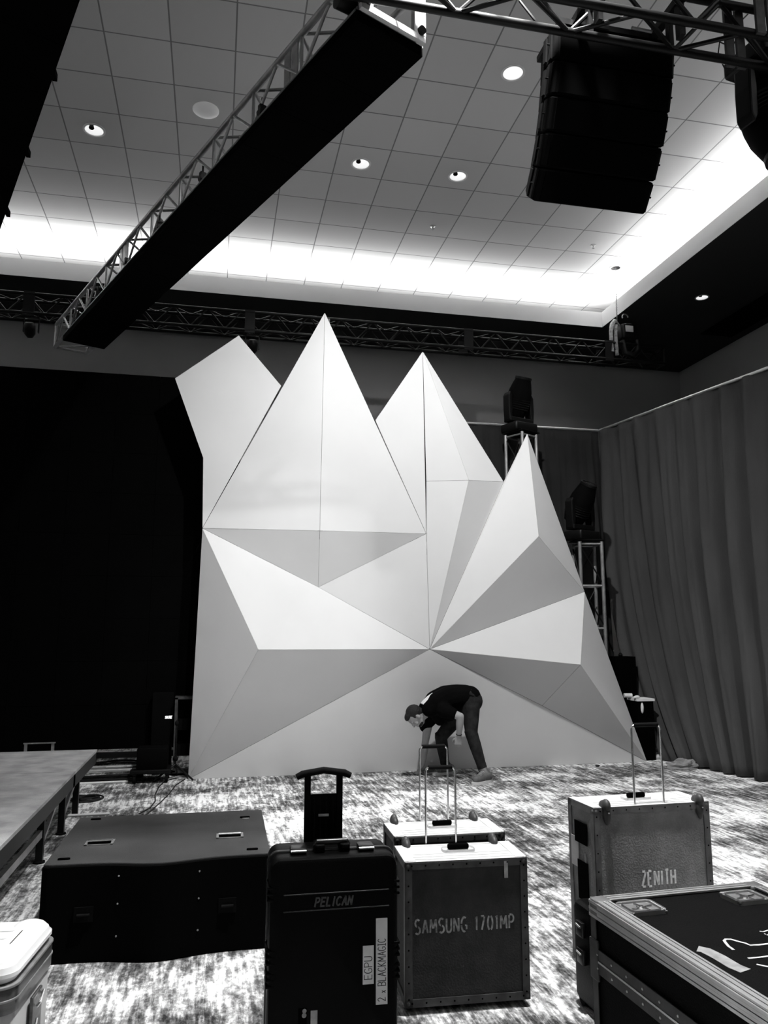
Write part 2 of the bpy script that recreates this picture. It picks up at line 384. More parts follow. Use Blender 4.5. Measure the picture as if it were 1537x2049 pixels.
LIGHTS = [(2.768, 6.675, 'bright open recessed downlight in the tiles left of the hanging speaker cluster', 0),
          (-1.502, 8.52, 'recessed downlight left of the diagonal truss, nearest the dark banner at top left', 1),
          (1.548, 8.52, 'left one of the two recessed downlights side by side right of the diagonal truss', 1),
          (2.768, 8.52, 'right one of the two recessed downlights side by side below the hanging speaker cluster', 1)]
POCKET = (5.905, 10.366)
cl = MB(); holes = [(a, b, .305, .1) for a, b, _, _ in LIGHTS]+[(POCKET[0], POCKET[1], .3, .075)]
ex0, ex1, ey0, ey1 = CX0-g, CX1+g, CY0-g, CY1+g
xs = sorted({ex0, ex1}|{h[0]-h[2] for h in holes}|{h[0]+h[2] for h in holes}); ys = sorted({ey0, ey1}|{h[1]-h[2] for h in holes}|{h[1]+h[2] for h in holes})
for i in range(len(xs)-1):
    for j in range(len(ys)-1):
        mx, my = (xs[i]+xs[i+1])/2, (ys[j]+ys[j+1])/2
        if any(abs(mx-h[0]) < h[2] and abs(my-h[1]) < h[2] for h in holes): continue
        cl.add([(xs[i], ys[j], ZC), (xs[i+1], ys[j], ZC), (xs[i+1], ys[j+1], ZC), (xs[i], ys[j+1], ZC)], [(0, 3, 2, 1)])
for h in holes: holed(cl, h[0], h[1], h[2], h[3], ZC)
struct('ceiling', cl, m_ceil)
struct('trim_5', MB().box(X0, X1, Y0, Y1, 7.6, 7.7), m_soffit)

def downlight(x, y, z, label, lamp, group=None):
    T_ = thing('recessed_downlight', label, 'ceiling light', (x, y, z), 0, group)
    MB().lathe([(.1, .0), (.122, .0), (.122, -.006), (.1, -.008), (.1, 0)], 32, cap=False).build('trim_ring', m_casetop, T_, smooth=True)
    r = MB(); n = 32; vs = []; fs = []
    for (q, h) in ((.1, 0), (.092, .04), (.07, .085), (.045, .11), (.001, .112)): vs += [(q*cos(2*pi*k/n), q*sin(2*pi*k/n), h) for k in range(n)]
    for i in range(4):
        for k in range(n): fs.append((i*n+k, i*n+(k+1) % n, (i+1)*n+(k+1) % n, (i+1)*n+k))
    r.add(vs, fs).build('reflector', m_bulb, T_, smooth=True)
    if lamp: MB().lathe([(.018, .1), (.022, .05), (.03, .02), (.026, .012)], 20, o=(-.03, 0, 0)).build('lamp_capsule', m_rubber, T_, smooth=True)
    return T_
for x, y, lb, lamp in LIGHTS: downlight(x, y, ZC, lb, lamp)
d5 = downlight(HX, HY, ZS, 'small downlight alone in the dark soffit at far right', 1); d5.scale = (.85, .85, .85)
o = MB().lathe([(.14, 0), (.14, -.008), (.12, -.022), (.06, -.034), (.001, -.037)], 32).build('ceiling_speaker', mat('grille_pale', .95, .7), smooth=True)
o.location = (-.27, 7.908, ZC); tag(o, 'round pale shallow domed disc flush in the ceiling tiles, left of the diagonal truss', 'ceiling speaker')
def sprinkler(x, y, z, label):
    T_ = thing('sprinkler_head', label, 'sprinkler', (x, y, z))
    MB().lathe([(.04, 0), (.04, -.004), (.012, -.008), (.01, -.03), (.004, -.035)], 16).build('escutcheon', m_alu, T_, smooth=True)
    MB().lathe([(.018, -.045), (.018, -.048)], 12).bar((.008, 0, -.03), (.008, 0, -.046), .002, 6).bar((-.008, 0, -.03), (-.008, 0, -.046), .002, 6).build('deflector', m_alud, T_)
sprinkler(2.793, 9.756, ZC, 'small sprinkler head in the ceiling below the two paired downlights')
sprinkler(5.23, 9.783, ZC, 'small sprinkler head in the brightly lit ceiling near the cove corner')
o = MB().lathe([(.05, 0), (.045, -.012), (.001, -.014)], 16).build('smoke_detector', m_soffit, smooth=True); o.location = (7.4, 9.92, ZS)
tag(o, 'tiny dark round detector in the soffit beside its downlight', 'detector')
pk = thing('rigging_pocket', 'round open rigging port in the ceiling that the hoist chain drops from', 'ceiling port', (POCKET[0], POCKET[1], ZC))
MB().lathe([(.075, 0), (.1, 0), (.1, -.006), (.075, -.008), (.075, 0)], 28, cap=False).build('trim_ring', m_casetop, pk, smooth=True)
r_ = MB(); n = 24; vs = []; fs = []
for (q, h) in ((.075, 0), (.075, .12), (.001, .121)): vs += [(q*cos(2*pi*k/n), q*sin(2*pi*k/n), h) for k in range(n)]
for i in range(2):
    for k in range(n): fs.append((i*n+k, i*n+(k+1) % n, (i+1)*n+(k+1) % n, (i+1)*n+k))
r_.add(vs, fs).build('sleeve', m_alud, pk, smooth=True)
tag(MB().box(7.9, 8.5, 5.0, 11.2, ZS-.012, ZS+.001).build('air_slot', m_black), 'long black rectangular air slot in the soffit at the far right', 'air vent')

# ------------------------------------------------------------------ trusses
def truss(name, label, a, b, w, h, m_, pitch, chord=.025, br=.012, up=(0, 0, 1), sides=4, group=None, cat='truss', plates=(), stuff_sides=(), verts=False):
    """a,b: centre line of the bottom face; w wide, h high"""
    a = Vector(a); b = Vector(b); L_ = (b-a).length; t_ = (b-a).normalized(); u = Vector(up); u = (u-t_*u.dot(t_)).normalized(); q = t_.cross(u)
    T_ = thing(name, label, cat, a, 0, group)
    cor = {'ln': -q*w/2, 'rn': q*w/2, 'lt': -q*w/2+u*h, 'rt': q*w/2+u*h}
    for k_ in cor: MB().bar(a+cor[k_], b+cor[k_], chord, 12).build('chord', m_, T_, world=True, smooth=True)
    n_ = max(2, round(L_/pitch))
    faces = {'left': ('ln', 'lt'), 'right': ('rn', 'rt'), 'bottom': ('ln', 'rn'), 'top': ('lt', 'rt')}
    for fn, (c0, c1) in faces.items():
        pool = MB() if fn in stuff_sides else None
        for i in range(n_):
            s0, s1 = L_*i/n_, L_*(i+1)/n_
            p, r = (cor[c0], cor[c1]) if i % 2 == 0 else (cor[c1], cor[c0])
            mb = pool or MB(); mb.bar(a+t_*s0+p, a+t_*s1+r, br, 8)
            if pool is None: mb.build('brace', m_, T_, world=True, smooth=True)
            if verts and fn in ('left', 'right') and i % 2 == 1 and i < n_-1:
                MB().bar(a+t_*s1+cor[c0], a+t_*s1+cor[c1], br, 8).build('upright', m_, T_, world=True, smooth=True)
        if pool: pool.build('lacing', m_, T_, world=True, smooth=True, kind='stuff')
    for s_ in (0, L_):
        e_ = MB()
        for c0, c1 in (('ln', 'rn'), ('rn', 'rt'), ('rt', 'lt'), ('lt', 'ln')): e_.bar(a+t_*s_+cor[c0], a+t_*s_+cor[c1], chord*.8, 8)
        e_.build('end_frame', m_, T_, world=True, smooth=True)
    for s_ in plates:
        for c0, c1 in (('ln', 'lt'), ('rn', 'rt')):
            for dd in (-.05, .05):
                p = a+t_*(L_*s_+dd); MB().beam(p+cor[c0], p+cor[c1], .075, .012, up=q).build('gusset', m_, T_, world=True)
    return T_, a, b, t_, q, u

# diagonal overhead truss with its black strip
HB = 5.2
pa = atZ(777, 58, HB); pb = atZ(142, 705, HB)
dirv = (pb-pa).normalized(); qv = Vector((dirv.y, -dirv.x, 0))
pa = Vector((pa.x, pa.y, HB)); pb = Vector((pb.x, pb.y, HB))
TD, a_, b_, t_, q_, u_ = truss('lighting_truss', 'silvery box truss running diagonally overhead with a black strip under it', pa+Vector((0, 0, .03)), pb+Vector((0, 0, .03)), .40, .30, m_tr_grey, .34,
                   chord=.024, br=.012, plates=(.12, .62), stuff_sides=('top', 'bottom'), verts=True)
# clamps along its left side
for s_ in (.18, .33, .47, .60, .74, .85):
    p = pa.lerp(pb, s_)-q_*(.20)
    MB().beam(p+Vector((0, 0, .0)), p+Vector((0, 0, .13)), .035, .05, up=q_).lathe([(.03, -.03), (.03, .03)], 12, o=p+Vector((0, 0, .08)), ax=t_).bar(p+Vector((0, 0, .12)), p+Vector((0, 0, .19)), .008, 8).build('strip_clamp', m_tr_black, TD, world=True, smooth=True)
sp = thing('ceiling_strip', 'long flat black rectangular panel strip hung beneath the diagonal overhead truss', 'panel', pa)
e0 = pa-t_*.02; e1 = pa+(pb-pa)*.915
nseg = 13
for i in range(nseg):
    s0 = e0.lerp(e1, i/nseg); s1 = e0.lerp(e1, (i+1)/nseg)-t_*.004
    MB().beam(s0+Vector((0, 0, -.045)), s1+Vector((0, 0, -.045)), .50, .07).build('strip_panel', m_black, sp, world=True)
pr = MB()
for sg in (-1, 1): pr.beam(e0+q_*sg*.252+Vector((0, 0, -.012)), e1+q_*sg*.252+Vector((0, 0, -.012)), .008, .012)
pr.build('edge_rail', m_alud, sp, world=True)
# near end: white hinge plates with tube ends
ep = MB()
for sg in (-1, 1):
    c = pa-t_*.06+q_*sg*.20
    MB().beam(c+Vector((0, 0, .02)), c+Vector((0, 0, .36)), .085, .012, up=t_).build('hinge_plate', m_casetop, TD, world=True, bevel=.003)
    for zz_ in (.04, .33): MB().bar(c-t_*.03+Vector((0, 0, zz_)), c+t_*.05+Vector((0, 0, zz_)), .026, 16).build('spigot', m_tr_black, TD, world=True, smooth=True)
MB().beam(pa-t_*.05+q_*-.24+Vector((0, 0, .0)), pa-t_*.05+q_*.24+Vector((0, 0, .0)), .03, .04).build('end_rail', m_casetop, TD, world=True)

# second strip, at the upper left
qa = atZ(160, 0, HB); qb = atZ(0, 460, HB); dd = (qb-qa).normalized(); nq = Vector((dd.y, -dd.x, 0))
sl = thing('overhead_strip', 'wide black hanging panel strip cut off by the top left corner of the view', 'panel', qa)
s0 = qa-dd*1.2-nq*.42; s1 = qb+dd*2.2-nq*.42
for i in range(12):
    x0_ = s0.lerp(s1, i/12); x1_ = s0.lerp(s1, (i+1)/12)-dd*.004
    MB().beam(x0_+Vector((0, 0, .035)), x1_+Vector((0, 0, .035)), .84, .07).build('strip_panel', m_black, sl, world=True)
for px_, py_ in ((110, 155), (57, 310), (17, 430)):
    p = atZ(px_-3, py_, HB); MB().cbox((p.x, p.y, p.z+.03), (.03, .09, .05)).build('edge_clamp', m_black, sl, world=True)

# upper right truss that carries the speakers
ua = atZ(829, 19, 5.2); ya = atZ(1100, 64, 5.2).y; yb = atZ(1300, 36, 5.2).y
wd_ = ya-yb+.0; yc = (ya+yb)/2; xe = 5.2
TU, *_r = truss('lighting_truss', 'dark box truss crossing the top right corner and carrying the speaker cluster', (ua.x-.45, yc, 5.22), (xe, yc, 5.22), wd_, .40, m_tr_black, .36, chord=.027, br=.014,
                stuff_sides=('top',))
for xx in (3.14, 3.22):
    for yq in (yb-.03, ya+.03): MB().beam((xx, yq, 5.2), (xx, yq, 5.64), .02, .06, up=(1, 0, 0)).build('joint_plate', m_edge_d, TU, world=True)
# corner block where the two trusses meet
cb_ = thing('corner_block', 'black sleeve clamp at the near end of the diagonal truss, at the top edge', 'clamp', (ua.x-.45, yc, 5.25))
p = atZ(680, 6, 5.3)
MB().bar(p+Vector((-.02, -.03, 0)), p+Vector((.12, .02, 0)), .055, 20).bar(p+Vector((.1, -.15, 0)), p+Vector((.1, .14, .02)), .035, 14).build('sleeve', m_tr_black, cb_, world=True, smooth=True)
MB().cbox((p.x+.05, p.y-.02, p.z+.1), (.06, .12, .12)).build('jaw', m_tr_black, cb_, world=True, bevel=.008)

# back truss
by = 10.75
za = atY(700, 690, by+.12).z; zb = atY(700, 656, by+.12).z
TB, *_r = truss('lighting_truss', 'long black box truss hanging level behind the white geometric set', (atY(-60, 650, by).x, by, za), (atY(1322, 740, by).x, by, za), .26, .27, m_tr_black, .235, chord=.024, br=.011,
                plates=(), stuff_sides=('top', 'left', 'bottom'))
# sections plates
for px_ in (55, 500, 937, 1216):
    x = atY(px_, 650, by-.13).x
    for y_0 in (by-.15, by+.125): MB().box(x-.07, x+.07, y_0, y_0+.025, za-.03, za+.30).build('joint_plate', m_tr_black, TB, world=True)
TB['label'] = 'long black box truss hanging level behind the white geometric set'
for px_ in (60, 505):       # small wash lamps hanging from it
    x = atY(px_, 690, by).x; T_ = thing('truss_lamp', 'small black lamp under the back truss, %s' % ('above the screen wall at far left' if px_ < 100 else 'between the two leftmost white peaks'), 'stage light', (x, by, za))
    MB().lathe([(.035, 0), (.07, .05), (.075, .16), (.05, .2)], 20, o=(0, -.02, -.30), ax=(0, -.5, .85)).build('lamp_housing', m_tr_black, T_, smooth=True)
    MB().box(-.1, -.088, -.02, .02, -.22, 0).box(.088, .1, -.02, .02, -.22, 0).box(-.1, .1, -.02, .02, -.012, 0).build('yoke', m_tr_black, T_)

# chain hoist on the back truss
hx = atY(1237, 640, by).x; hz = za+.27
hp = thing('chain_hoist', 'electric chain hoist standing on the right end of the back truss', 'hoist', (hx, by, hz))
# body
MB().rbox(-.02, .24, -.14, .14, .10, .34, .05).build('motor_body', m_tr_black, hp, smooth=True)
MB().lathe([(.09, 0), (.11, .03), (.11, .14), (.09, .17)], 24, o=(.06, 0, .27), ax=(1, 0, .12)).build('motor_drum', m_alud, hp, smooth=True)
MB().box(.04, .17, -.15, -.138, .20, .30).build('name_plate', m_casetop, hp)
MB().tube([(-.06, 0, .42), (-.02, 0, .40), (.03, 0, .34)], .014, 10).tube([(.05+.05*cos(a*.5), -.13, .44+.05*sin(a*.5)) for a in range(0, 8)], .010, 8).build('hook', m_alud, hp, smooth=True)
MB().tube([(-.16, -.1, .30), (-.2, -.12, .2), (-.2, -.12, 0), (-.2, -.13, -.15)], .03, 10).tube([(-.11, -.12, .3), (-.13, -.13, .1), (-.12, -.13, -.2)], .028, 10).tube([(-.06, 0, .42), (-.14, -.06, .34), (-.18, -.1, .24)], .035, 10).build('lifting_sling', mat('sling_cloth', .28, .8, amp=.5, scale=30), hp, smooth=True)
MB().tube([(.0, -.1, .05), (.02, -.14, -.15), (.14, -.15, -.2), (.25, -.12, -.1), (.26, -.1, .08)], .05, 12).build('chain_bag', m_tr_black, hp, smooth=True)
# chain: links
ch = thing('hoist_chain', 'thin steel chain running from the ceiling port down to the chain hoist', 'chain', (hx, by, hz+.42))
top = Vector((POCKET[0], POCKET[1], ZC+.02)); bot = Vector((hx-.02, by, hz+.40)); Lc = (top-bot).length; nl = 46
cmb = MB(); tt = (top-bot).normalized(); s1_ = tt.orthogonal().normalized(); s2_ = tt.cross(s1_)
for i in range(nl):
    c = bot+tt*Lc*(i+.5)/nl; sd = s1_ if i % 2 else s2_; hl = Lc/nl*.62
    cmb.tube([c+tt*hl*cos(2*pi*k/8)+sd*.009*sin(2*pi*k/8) for k in range(8)], .0032, 5, closed=True)
cmb.build('chain_links', m_alud, ch, world=True)

# ------------------------------------------------------------------ speaker cluster hung from the upper right truss
AY = 4.10
A0 = atY(1112, 75, AY); A1 = atY(1352, 95, AY); A2 = atY(1200, 432, AY+.52)
aw = A1.x-A0.x; ztop_ = A1.z+.02
arr = thing('line_array_speaker', 'big black hanging cluster of stacked loudspeaker boxes at the top right', 'loudspeaker', (A0.x+aw/2, AY, ztop_))
nb = 5; tl = [R(a) for a in (9, 17, 25, 33, 41)]
hbox = (ztop_-A2.z)/sum(cos(a) for a in tl)-.004
MB().box(-aw/2+.03, aw/2-.03, .0, .36, .015, .055).build('rigging_frame', m_tr_black, arr)
for x in (-aw/2+.12, aw/2-.18): MB().box(x, x+.05, yc-AY-.12, .34, .02, .07).box(x+.01, x+.04, yc-AY-.03, yc-AY+.03, .06, 5.215-ztop_).box(x+.01, x+.04, ya-AY-.02, ya-AY+.02, .06, 5.2-ztop_).build('rigging_lug', m_tr_black, arr)
for x0, x1 in ((-.26, -.06), (.10, .28)): MB().bar((x0, -.02, .05), (x1, -.02, .045), .010, 8).build('rigging_bar', m_alud, arr)
yy = zz_ = 0.0
for i in range(nb):
    ang = tl[i]
    T_m = Matrix.Translation((0, yy, zz_)) @ Matrix.Rotation(ang, 4, 'X')
    hw = aw/2*(1-.006*i)
    cab = MB(T_m); cab.prism([(-hw, .02), (-hw+.01, .0), (hw-.01, .0), (hw, .02), (hw, .16), (hw-.06, .36), (-hw+.06, .36), (-hw, .16)], -hbox, -.006)
    cabo = cab.build('speaker_cabinet', m_cab, arr, bevel=.012)
    MB(T_m).box(-hw+.04, hw-.04, -.010, .0, -hbox+.012, -.02).build('grille', m_subf, cabo)
    for sg in (-1, 1):
        for y0, z0, z1 in ((.03, -hbox+.01, -.02), (.11, -hbox+.03, -.03)): MB(T_m).box(sg*(hw+.006)-.006, sg*(hw+.006)+.006, y0, y0+.04, z0, z1).build('rigging_plate', m_rubber, cabo)
        MB(T_m).bar((sg*(hw+.008), .05, -hbox*.5), (sg*(hw+.03), .05, -hbox*.5), .006, 6).build('locking_pin', m_rubber, cabo)
    dz = Matrix.Rotation(ang, 3, 'X') @ Vector((0, 0, -hbox-.004))
    yy += dz.y; zz_ += dz.z
# loose signal cables
tag(MB().tube([atY(1040, 2, 3.95), atY(1062, 30, 3.93), atY(1082, 55, 3.93), atY(1092, 62, 3.95)], .008, 8).build('speaker_cable', m_cable, smooth=True), 'thick black cable looping down from the truss to the left top of the speaker cluster', 'cable')
tag(MB().tube([atY(1505, 20, 4.0), atY(1480, 45, 3.99), atY(1474, 75, 4.02), atY(1466, 95, 4.05), atY(1440, 84, 4.05), atY(1437, 110, 4.06), atY(1450, 136, 4.07), atY(1476, 138, 4.08)], .005, 8).build('lamp_cable', m_cable, smooth=True), 'thin black cable looping from the truss down to the hanging moving head light', 'cable')

# ------------------------------------------------------------------ moving head lights
def head_geo(T_, tilt, hang, s_=1.0, lens_up=False):
    k = -1 if hang else 1
    MB().rbox(-.19*s_, .19*s_, -.16*s_, .16*s_, *(sorted((0, k*.11*s_))), .03*s_).build('base_box', m_tr_black, T_, smooth=True)
    y_ = MB()
    for sg in (-1, 1):
        y_.prism([(sg*.185*s_+a*s_, b*s_*k) for a, b in ((-.02, .14), (.025, .14), (.035, .30), (.03, .48), (.0, .53), (-.03, .48), (-.03, .30))], -.06*s_, .06*s_, 'xz')
    y_.box(-.20*s_, .20*s_, -.07*s_, .07*s_, *(sorted((k*.125*s_, k*.19*s_))))
    y_.build('yoke', m_tr_black, T_, bevel=.012*s_)
    R_ = Matrix.Translation((0, 0, k*.44*s_)) @ Matrix.Rotation(tilt, 4, 'X')
    MB(R_).lathe([(.07*s_, -.24*s_), (.12*s_, -.22*s_), (.15*s_, -.12*s_), (.16*s_, .02*s_), (.15*s_, .12*s_), (.122*s_, .22*s_), (.105*s_, .27*s_), (.105*s_, .30*s_)], 28).build('lamp_head', m_cab, T_, smooth=True)
    rg = MB(R_).lathe([(.11*s_, .28*s_), (.11*s_, .31*s_), (.085*s_, .312*s_), (.083*s_, .30*s_), (.11*s_, .28*s_)], 28, cap=False).build('lens_ring', m_tr_black, T_, smooth=True)
    MB(R_).lathe([(.083*s_, .302*s_), (.06*s_, .31*s_), (.001, .314*s_)], 24).build('lens', mat('lens_glass', .02, .1, spec=.8), T_, smooth=True)
    v = MB(R_)
    for q in range(5): v.lathe([(.150*s_, (-.12+.03*q)*s_), (.161*s_, (-.11+.03*q)*s_), (.150*s_, (-.10+.03*q)*s_)], 28)
    v.build('cooling_fins', m_tr_black, T_, smooth=True)
def tower(name, label, x, y, ztop, yaw, w=.30):
    T_ = thing(name, label, 'truss tower', (x, y, 0), yaw)
    for sx in (-1, 1):
        for sy in (-1, 1): MB().bar((sx*w/2, sy*w/2, .02), (sx*w/2, sy*w/2, ztop-.02), .024, 12).build('chord', m_tr_grey, T_, smooth=True)
    n_ = int(ztop/.56)
    for i in range(n_+1):
        z = ztop-.05-i*.56
        if z < .03: continue
        for a, b in (((-1, -1), (1, -1)), ((1, -1), (1, 1)), ((1, 1), (-1, 1)), ((-1, 1), (-1, -1))):
            MB().bar((a[0]*w/2, a[1]*w/2, z), (b[0]*w/2, b[1]*w/2, z), .014, 8).build('rung', m_tr_grey, T_, smooth=True)
            if z > .6: MB().bar((a[0]*w/2, a[1]*w/2, z-.02), (b[0]*w/2, b[1]*w/2, z-.54), .010, 8).build('brace', m_tr_black, T_, smooth=True)
    MB().box(-.19, .19, -.19, .19, ztop, ztop+.012).build('top_plate', m_tr_black, T_)
    MB().box(-.21, .21, -.21, .21, 0, .012).build('base_plate', m_tr_black, T_)
    return T_
tz1 = atY(1040, 868, 10.1)
tower('truss_tower', 'taller silvery truss tower behind the second and third white peaks', atY(1043, 900, 10.1).x, 10.1, tz1.z, R(28))
MH = thing('moving_head_light', 'black moving head light on the taller tower, above the right white peak', 'stage light', (atY(1040, 900, 10.1).x, 10.1, tz1.z+.012), R(20))
head_geo(MH, R(22), False, 1.08)
tz2 = atY(1168, 1083, 9.72)
tower('truss_tower', 'shorter silvery truss tower right of the white set, beside the curtain', atY(1175, 1100, 9.72).x, 9.72, tz2.z, R(-8))
m2 = thing('moving_head_light', 'black moving head light on the shorter tower, right of the set', 'stage light', (atY(1163, 1083, 9.72).x, 9.72, tz2.z+.012), R(24))
head_geo(m2, R(32), False, 1.08)
m3p = atY(1530, 112, 4.15)
m3 = thing('moving_head_light', 'large black moving head light hanging from the truss, cut by the right edge', 'stage light', (m3p.x, 4.15, m3p.z), R(10))
head_geo(m3, R(165), True, 1.1)
MB().tube([(-.06, 0, 0), (-.07, 0, .07), (-.03, 0, .12), (.02, 0, .11), (.03, 0, .05)], .016, 8).tube([(.1, 0, 0), (.11, 0, .09), (.07, 0, .12)], .014, 8).build('hook_clamp', m_tr_black, m3, smooth=True)

# ------------------------------------------------------------------ unlit screen wall at the left
LY = 9.62
lt = atY(352, 755, LY); ltz = atY(180, 744, LY).z
scr = thing('screen_wall', 'huge unlit black screen wall filling the left side behind the stage platform', 'video wall', (-2.4, LY, 0))
cw_ = .5; z0_ = .28; nr = 9; ch_ = (ltz-z0_)/nr
for i in range(10):
    for j in range(nr):
        x = .25-(i+1)*cw_
        MB().box(x+.0015, x+cw_-.0015, LY, LY+.07, z0_+j*ch_+.0015, z0_+(j+1)*ch_-.0015).build('screen_panel', m_led, scr, world=True)
MB().box(-4.75, .25, LY+.08, LY+.14, z0_, ltz-.01).build('rear_frame', m_ledseam, scr, world=True)
fb = MB()
for x in (-4.5, -3.2, -1.9, -.6, .1): fb.box(x-.04, x+.04, LY+.05, LY+.13, 0, z0_).box(x-.04, x+.04, LY-.12, LY+.6, 0, .04)
fb.build('foot', m_tr_black, scr, world=True)
MB().beam((-4.7, LY-.02, .22), (.2, LY-.02, .22), .05, .06).build('base_rail', m_tr_black, scr, world=True)

# ------------------------------------------------------------------ the faceted white set
SY = 9.155
V = {k: (x, y, d) for k, x, y, d in [
 ('A', 376, 1560, 0), ('B', 405, 1057, 0), ('C', 407, 916, 0), ('D', 350, 757, 0), ('E', 478, 671, 0), ('F', 563, 772, 0),
 ('T1', 650, 625, 0), ('Gv', 751, 841, .0), ('T2', 846, 703, 0), ('H', 1008, 964, 0), ('T3', 1055, 867, 0), ('I', 1170, 1184, 0),
 ('J', 1295, 1524, 0), ('K', 860, 1299, .22), ('L', 517, 1300, .62), ('N', 637, 1175, .02), ('O', 853, 1068, .12), ('Q', 640, 1062, .26),
 ('S', 1078, 1073, .42), ('U', 1162, 1330, .55), ('Vv', 1085, 1412, .10), ('W', 938, 961, .26), ('Rr', 853, 963, .09)]}
def P(k):
    x, y, d = V[k]; p = atY(x, y, SY-d)
    if k in 'AJ': p.z = 0.0
    return p
pts = {k: P(k) for k in V}
facets = [['D', 'E', 'F', 'B', 'C'], ['T1', 'Q', 'B'], ['T1', 'O', 'Q'], ['T2', 'O', 'Gv'], ['T2', 'W', 'Rr'], ['T2', 'H', 'W'], ['Rr', 'W', 'K', 'O'],
          ['W', 'H', 'K'], ['T3', 'S', 'K', 'H'], ['T3', 'I', 'S'], ['S', 'I', 'K'], ['I', 'U', 'K'], ['I', 'J', 'U'], ['U', 'Vv', 'K'], ['U', 'J', 'Vv'],
          ['A', 'K', 'Vv', 'J'], ['A', 'L', 'K'], ['A', 'B', 'L'], ['B', 'N', 'L'], ['L', 'N', 'K'], ['B', 'Q', 'N'], ['Q', 'O', 'N'], ['N', 'O', 'K']]
pieces = [f for f in facets if f not in (['B', 'N', 'L'], ['L', 'N', 'K'])]+[['B', 'N', 'K', 'L']]
geo = thing('geometric_backdrop', 'tall white faceted stage set with sharp peaks like folded paper mountains', 'stage set', (2.5, SY, 0))
TH = .018
for f in pieces:
    c = [pts[k] for k in f]; cen = sum(c, Vector())/len(c)
    nrm = Vector((0, 0, 0))
    for i in range(len(c)): nrm += (c[i]-cen).cross(c[(i+1) % len(c)]-cen)
    nrm.normalize()
    if nrm.y > 0: nrm = -nrm
    # small chamfer gap to the neighbours
    cc = []
    for i in range(len(c)):
        a_1 = (c[i-1]-c[i]).normalized(); a_2 = (c[(i+1) % len(c)]-c[i]).normalized(); bis = (a_1+a_2)
        s_ = math.sin(max(a_1.angle(a_2), .12)/2)
        cc.append(c[i]+(bis.normalized()*min(.0018/s_, .012) if bis.length > 1e-3 else Vector()))
    n_ = len(cc); back = [p-nrm*TH+(cen-p).normalized()*.008 for p in cc]
    tri = [(0, i, i+1) for i in range(1, n_-1)]
    if n_ == 4 and f[0] == 'A': tri = [(0, 1, 2), (0, 2, 3)]
    if f[0] == 'D': tri = [(0, 1, 2), (0, 2, 4), (2, 3, 4)]
    if f == ['T3', 'S', 'K', 'H']: tri = [(0, 1, 2), (0, 2, 3)]
    if f == ['B', 'N', 'K', 'L']: tri = [(0, 1, 3), (1, 2, 3)]
    fs = tri+[tuple(n_+i for i in t3)[::-1] for t3 in tri]+[(i, (i+1) % n_, n_+(i+1) % n_, n_+i) for i in range(n_)]
    MB().add(cc+back, fs).build('facet_panel', m_set, geo, world=True)
# timber frame behind
fr = MB()
for a, b in ((('A'), ('B')), ('B', 'F'), ('B', 'O'), ('O', 'H'), ('H', 'J'), ('A', 'J'), ('O', 'T2'), ('Q', 'T1'), ('A', 'H'), ('B', 'J')):
    p, q = pts[a].copy(), pts[b].copy(); p.y = q.y = SY+.10
    for v in (p, q): v.z = max(v.z-.05, .04); v.x += .05 if v.x < 2.5 else -.08
    fr.beam(p, q, .05, .08, up=(0, 1, 0))
fr.build('support_frame', m_wood, geo, world=True)

# ------------------------------------------------------------------ drapes
def drape(name, label, top, bot, nf, m_, amp=.06, rows=26, phase=0, hem_amp=1.0, zt=4.6, swag=None, seed=1, thick=.004):
    """top/bot: polylines of (x,y); cloth with nf folds between them"""
    def along(pl, s_):
        L_ = [(Vector(pl[i+1])-Vector(pl[i])).length for i in range(len(pl)-1)]; T0 = sum(L_); x = s_*T0
        for i, l in enumerate(L_):
            if x <= l or i == len(L_)-1: return Vector(pl[i]).lerp(Vector(pl[i+1]), x/l)
            x -= l
    ln_ = [(Vector(top[i+1])-Vector(top[i])).length for i in range(len(top)-1)]; cum = [sum(ln_[:i])/sum(ln_) for i in range(len(top))]
    def paired(pl, s_):
        for i in range(len(pl)-1):
            if s_ <= cum[i+1] or i == len(pl)-2: return Vector(pl[i]).lerp(Vector(pl[i+1]), (s_-cum[i])/(cum[i+1]-cum[i]))
    rnd = random.Random(seed); cols = nf*12; vs = []; fs = []
    for i in range(rows+1):
        h = i/rows
        for j in range(cols+1):
            s_ = j/cols; a = along(top, s_); b = paired(bot, s_); e_ = h**(3.8-2.2*min(1, s_*3)) if swag else h
            p = a.lerp(b, e_); d = (a-along(top, min(s_+.01, 1)) if s_ < 1 else along(top, s_-.01)-a).normalized(); nn = Vector((-d.y, d.x))
            wv = noise.noise(Vector((s_*nf*.9, h*.8, seed)))*1.4
            ph = 2*pi*(s_*nf*.5+.35*noise.noise(Vector((s_*nf*.25, h*.6, seed+5)))*2)+phase
            am = amp*(.35+.65*min(1, h*2.2))*(.6+.5*noise.noise(Vector((s_*nf*.5, h*1.2, seed+9))))
            o_ = sin(ph)*am+.35*am*sin(2*ph+1.3)+wv*amp*.55+.01*noise.noise(Vector((s_*nf*3, h*9, 3)))
            if h < .035: o_ *= .5
            z = zt*(1-h)+(.012+abs(.02*noise.noise(Vector((s_*nf, 4, seed)))))*h
            vs.append((p.x+nn.x*o_, p.y+nn.y*o_, z))
    for i in range(rows):
        for j in range(cols):
            k = i*(cols+1)+j; fs.append((k, k+1, k+cols+2, k+cols+1))
    T_ = thing(name, label, 'curtain', (bot[0][0], bot[0][1], 0))
    ob = MB().add(vs, fs).build('fabric', m_, T_, world=True, smooth=False, fix=False); ob.data.shade_smooth()
    sm = ob.modifiers.new('thickness', 'SOLIDIFY'); sm.thickness = thick; sm.offset = 0
    rp = MB().tube([(p[0], p[1], zt+.005) for p in top], .020, 10).build('top_pipe', m_alu, T_, world=True, smooth=True)
    return T_
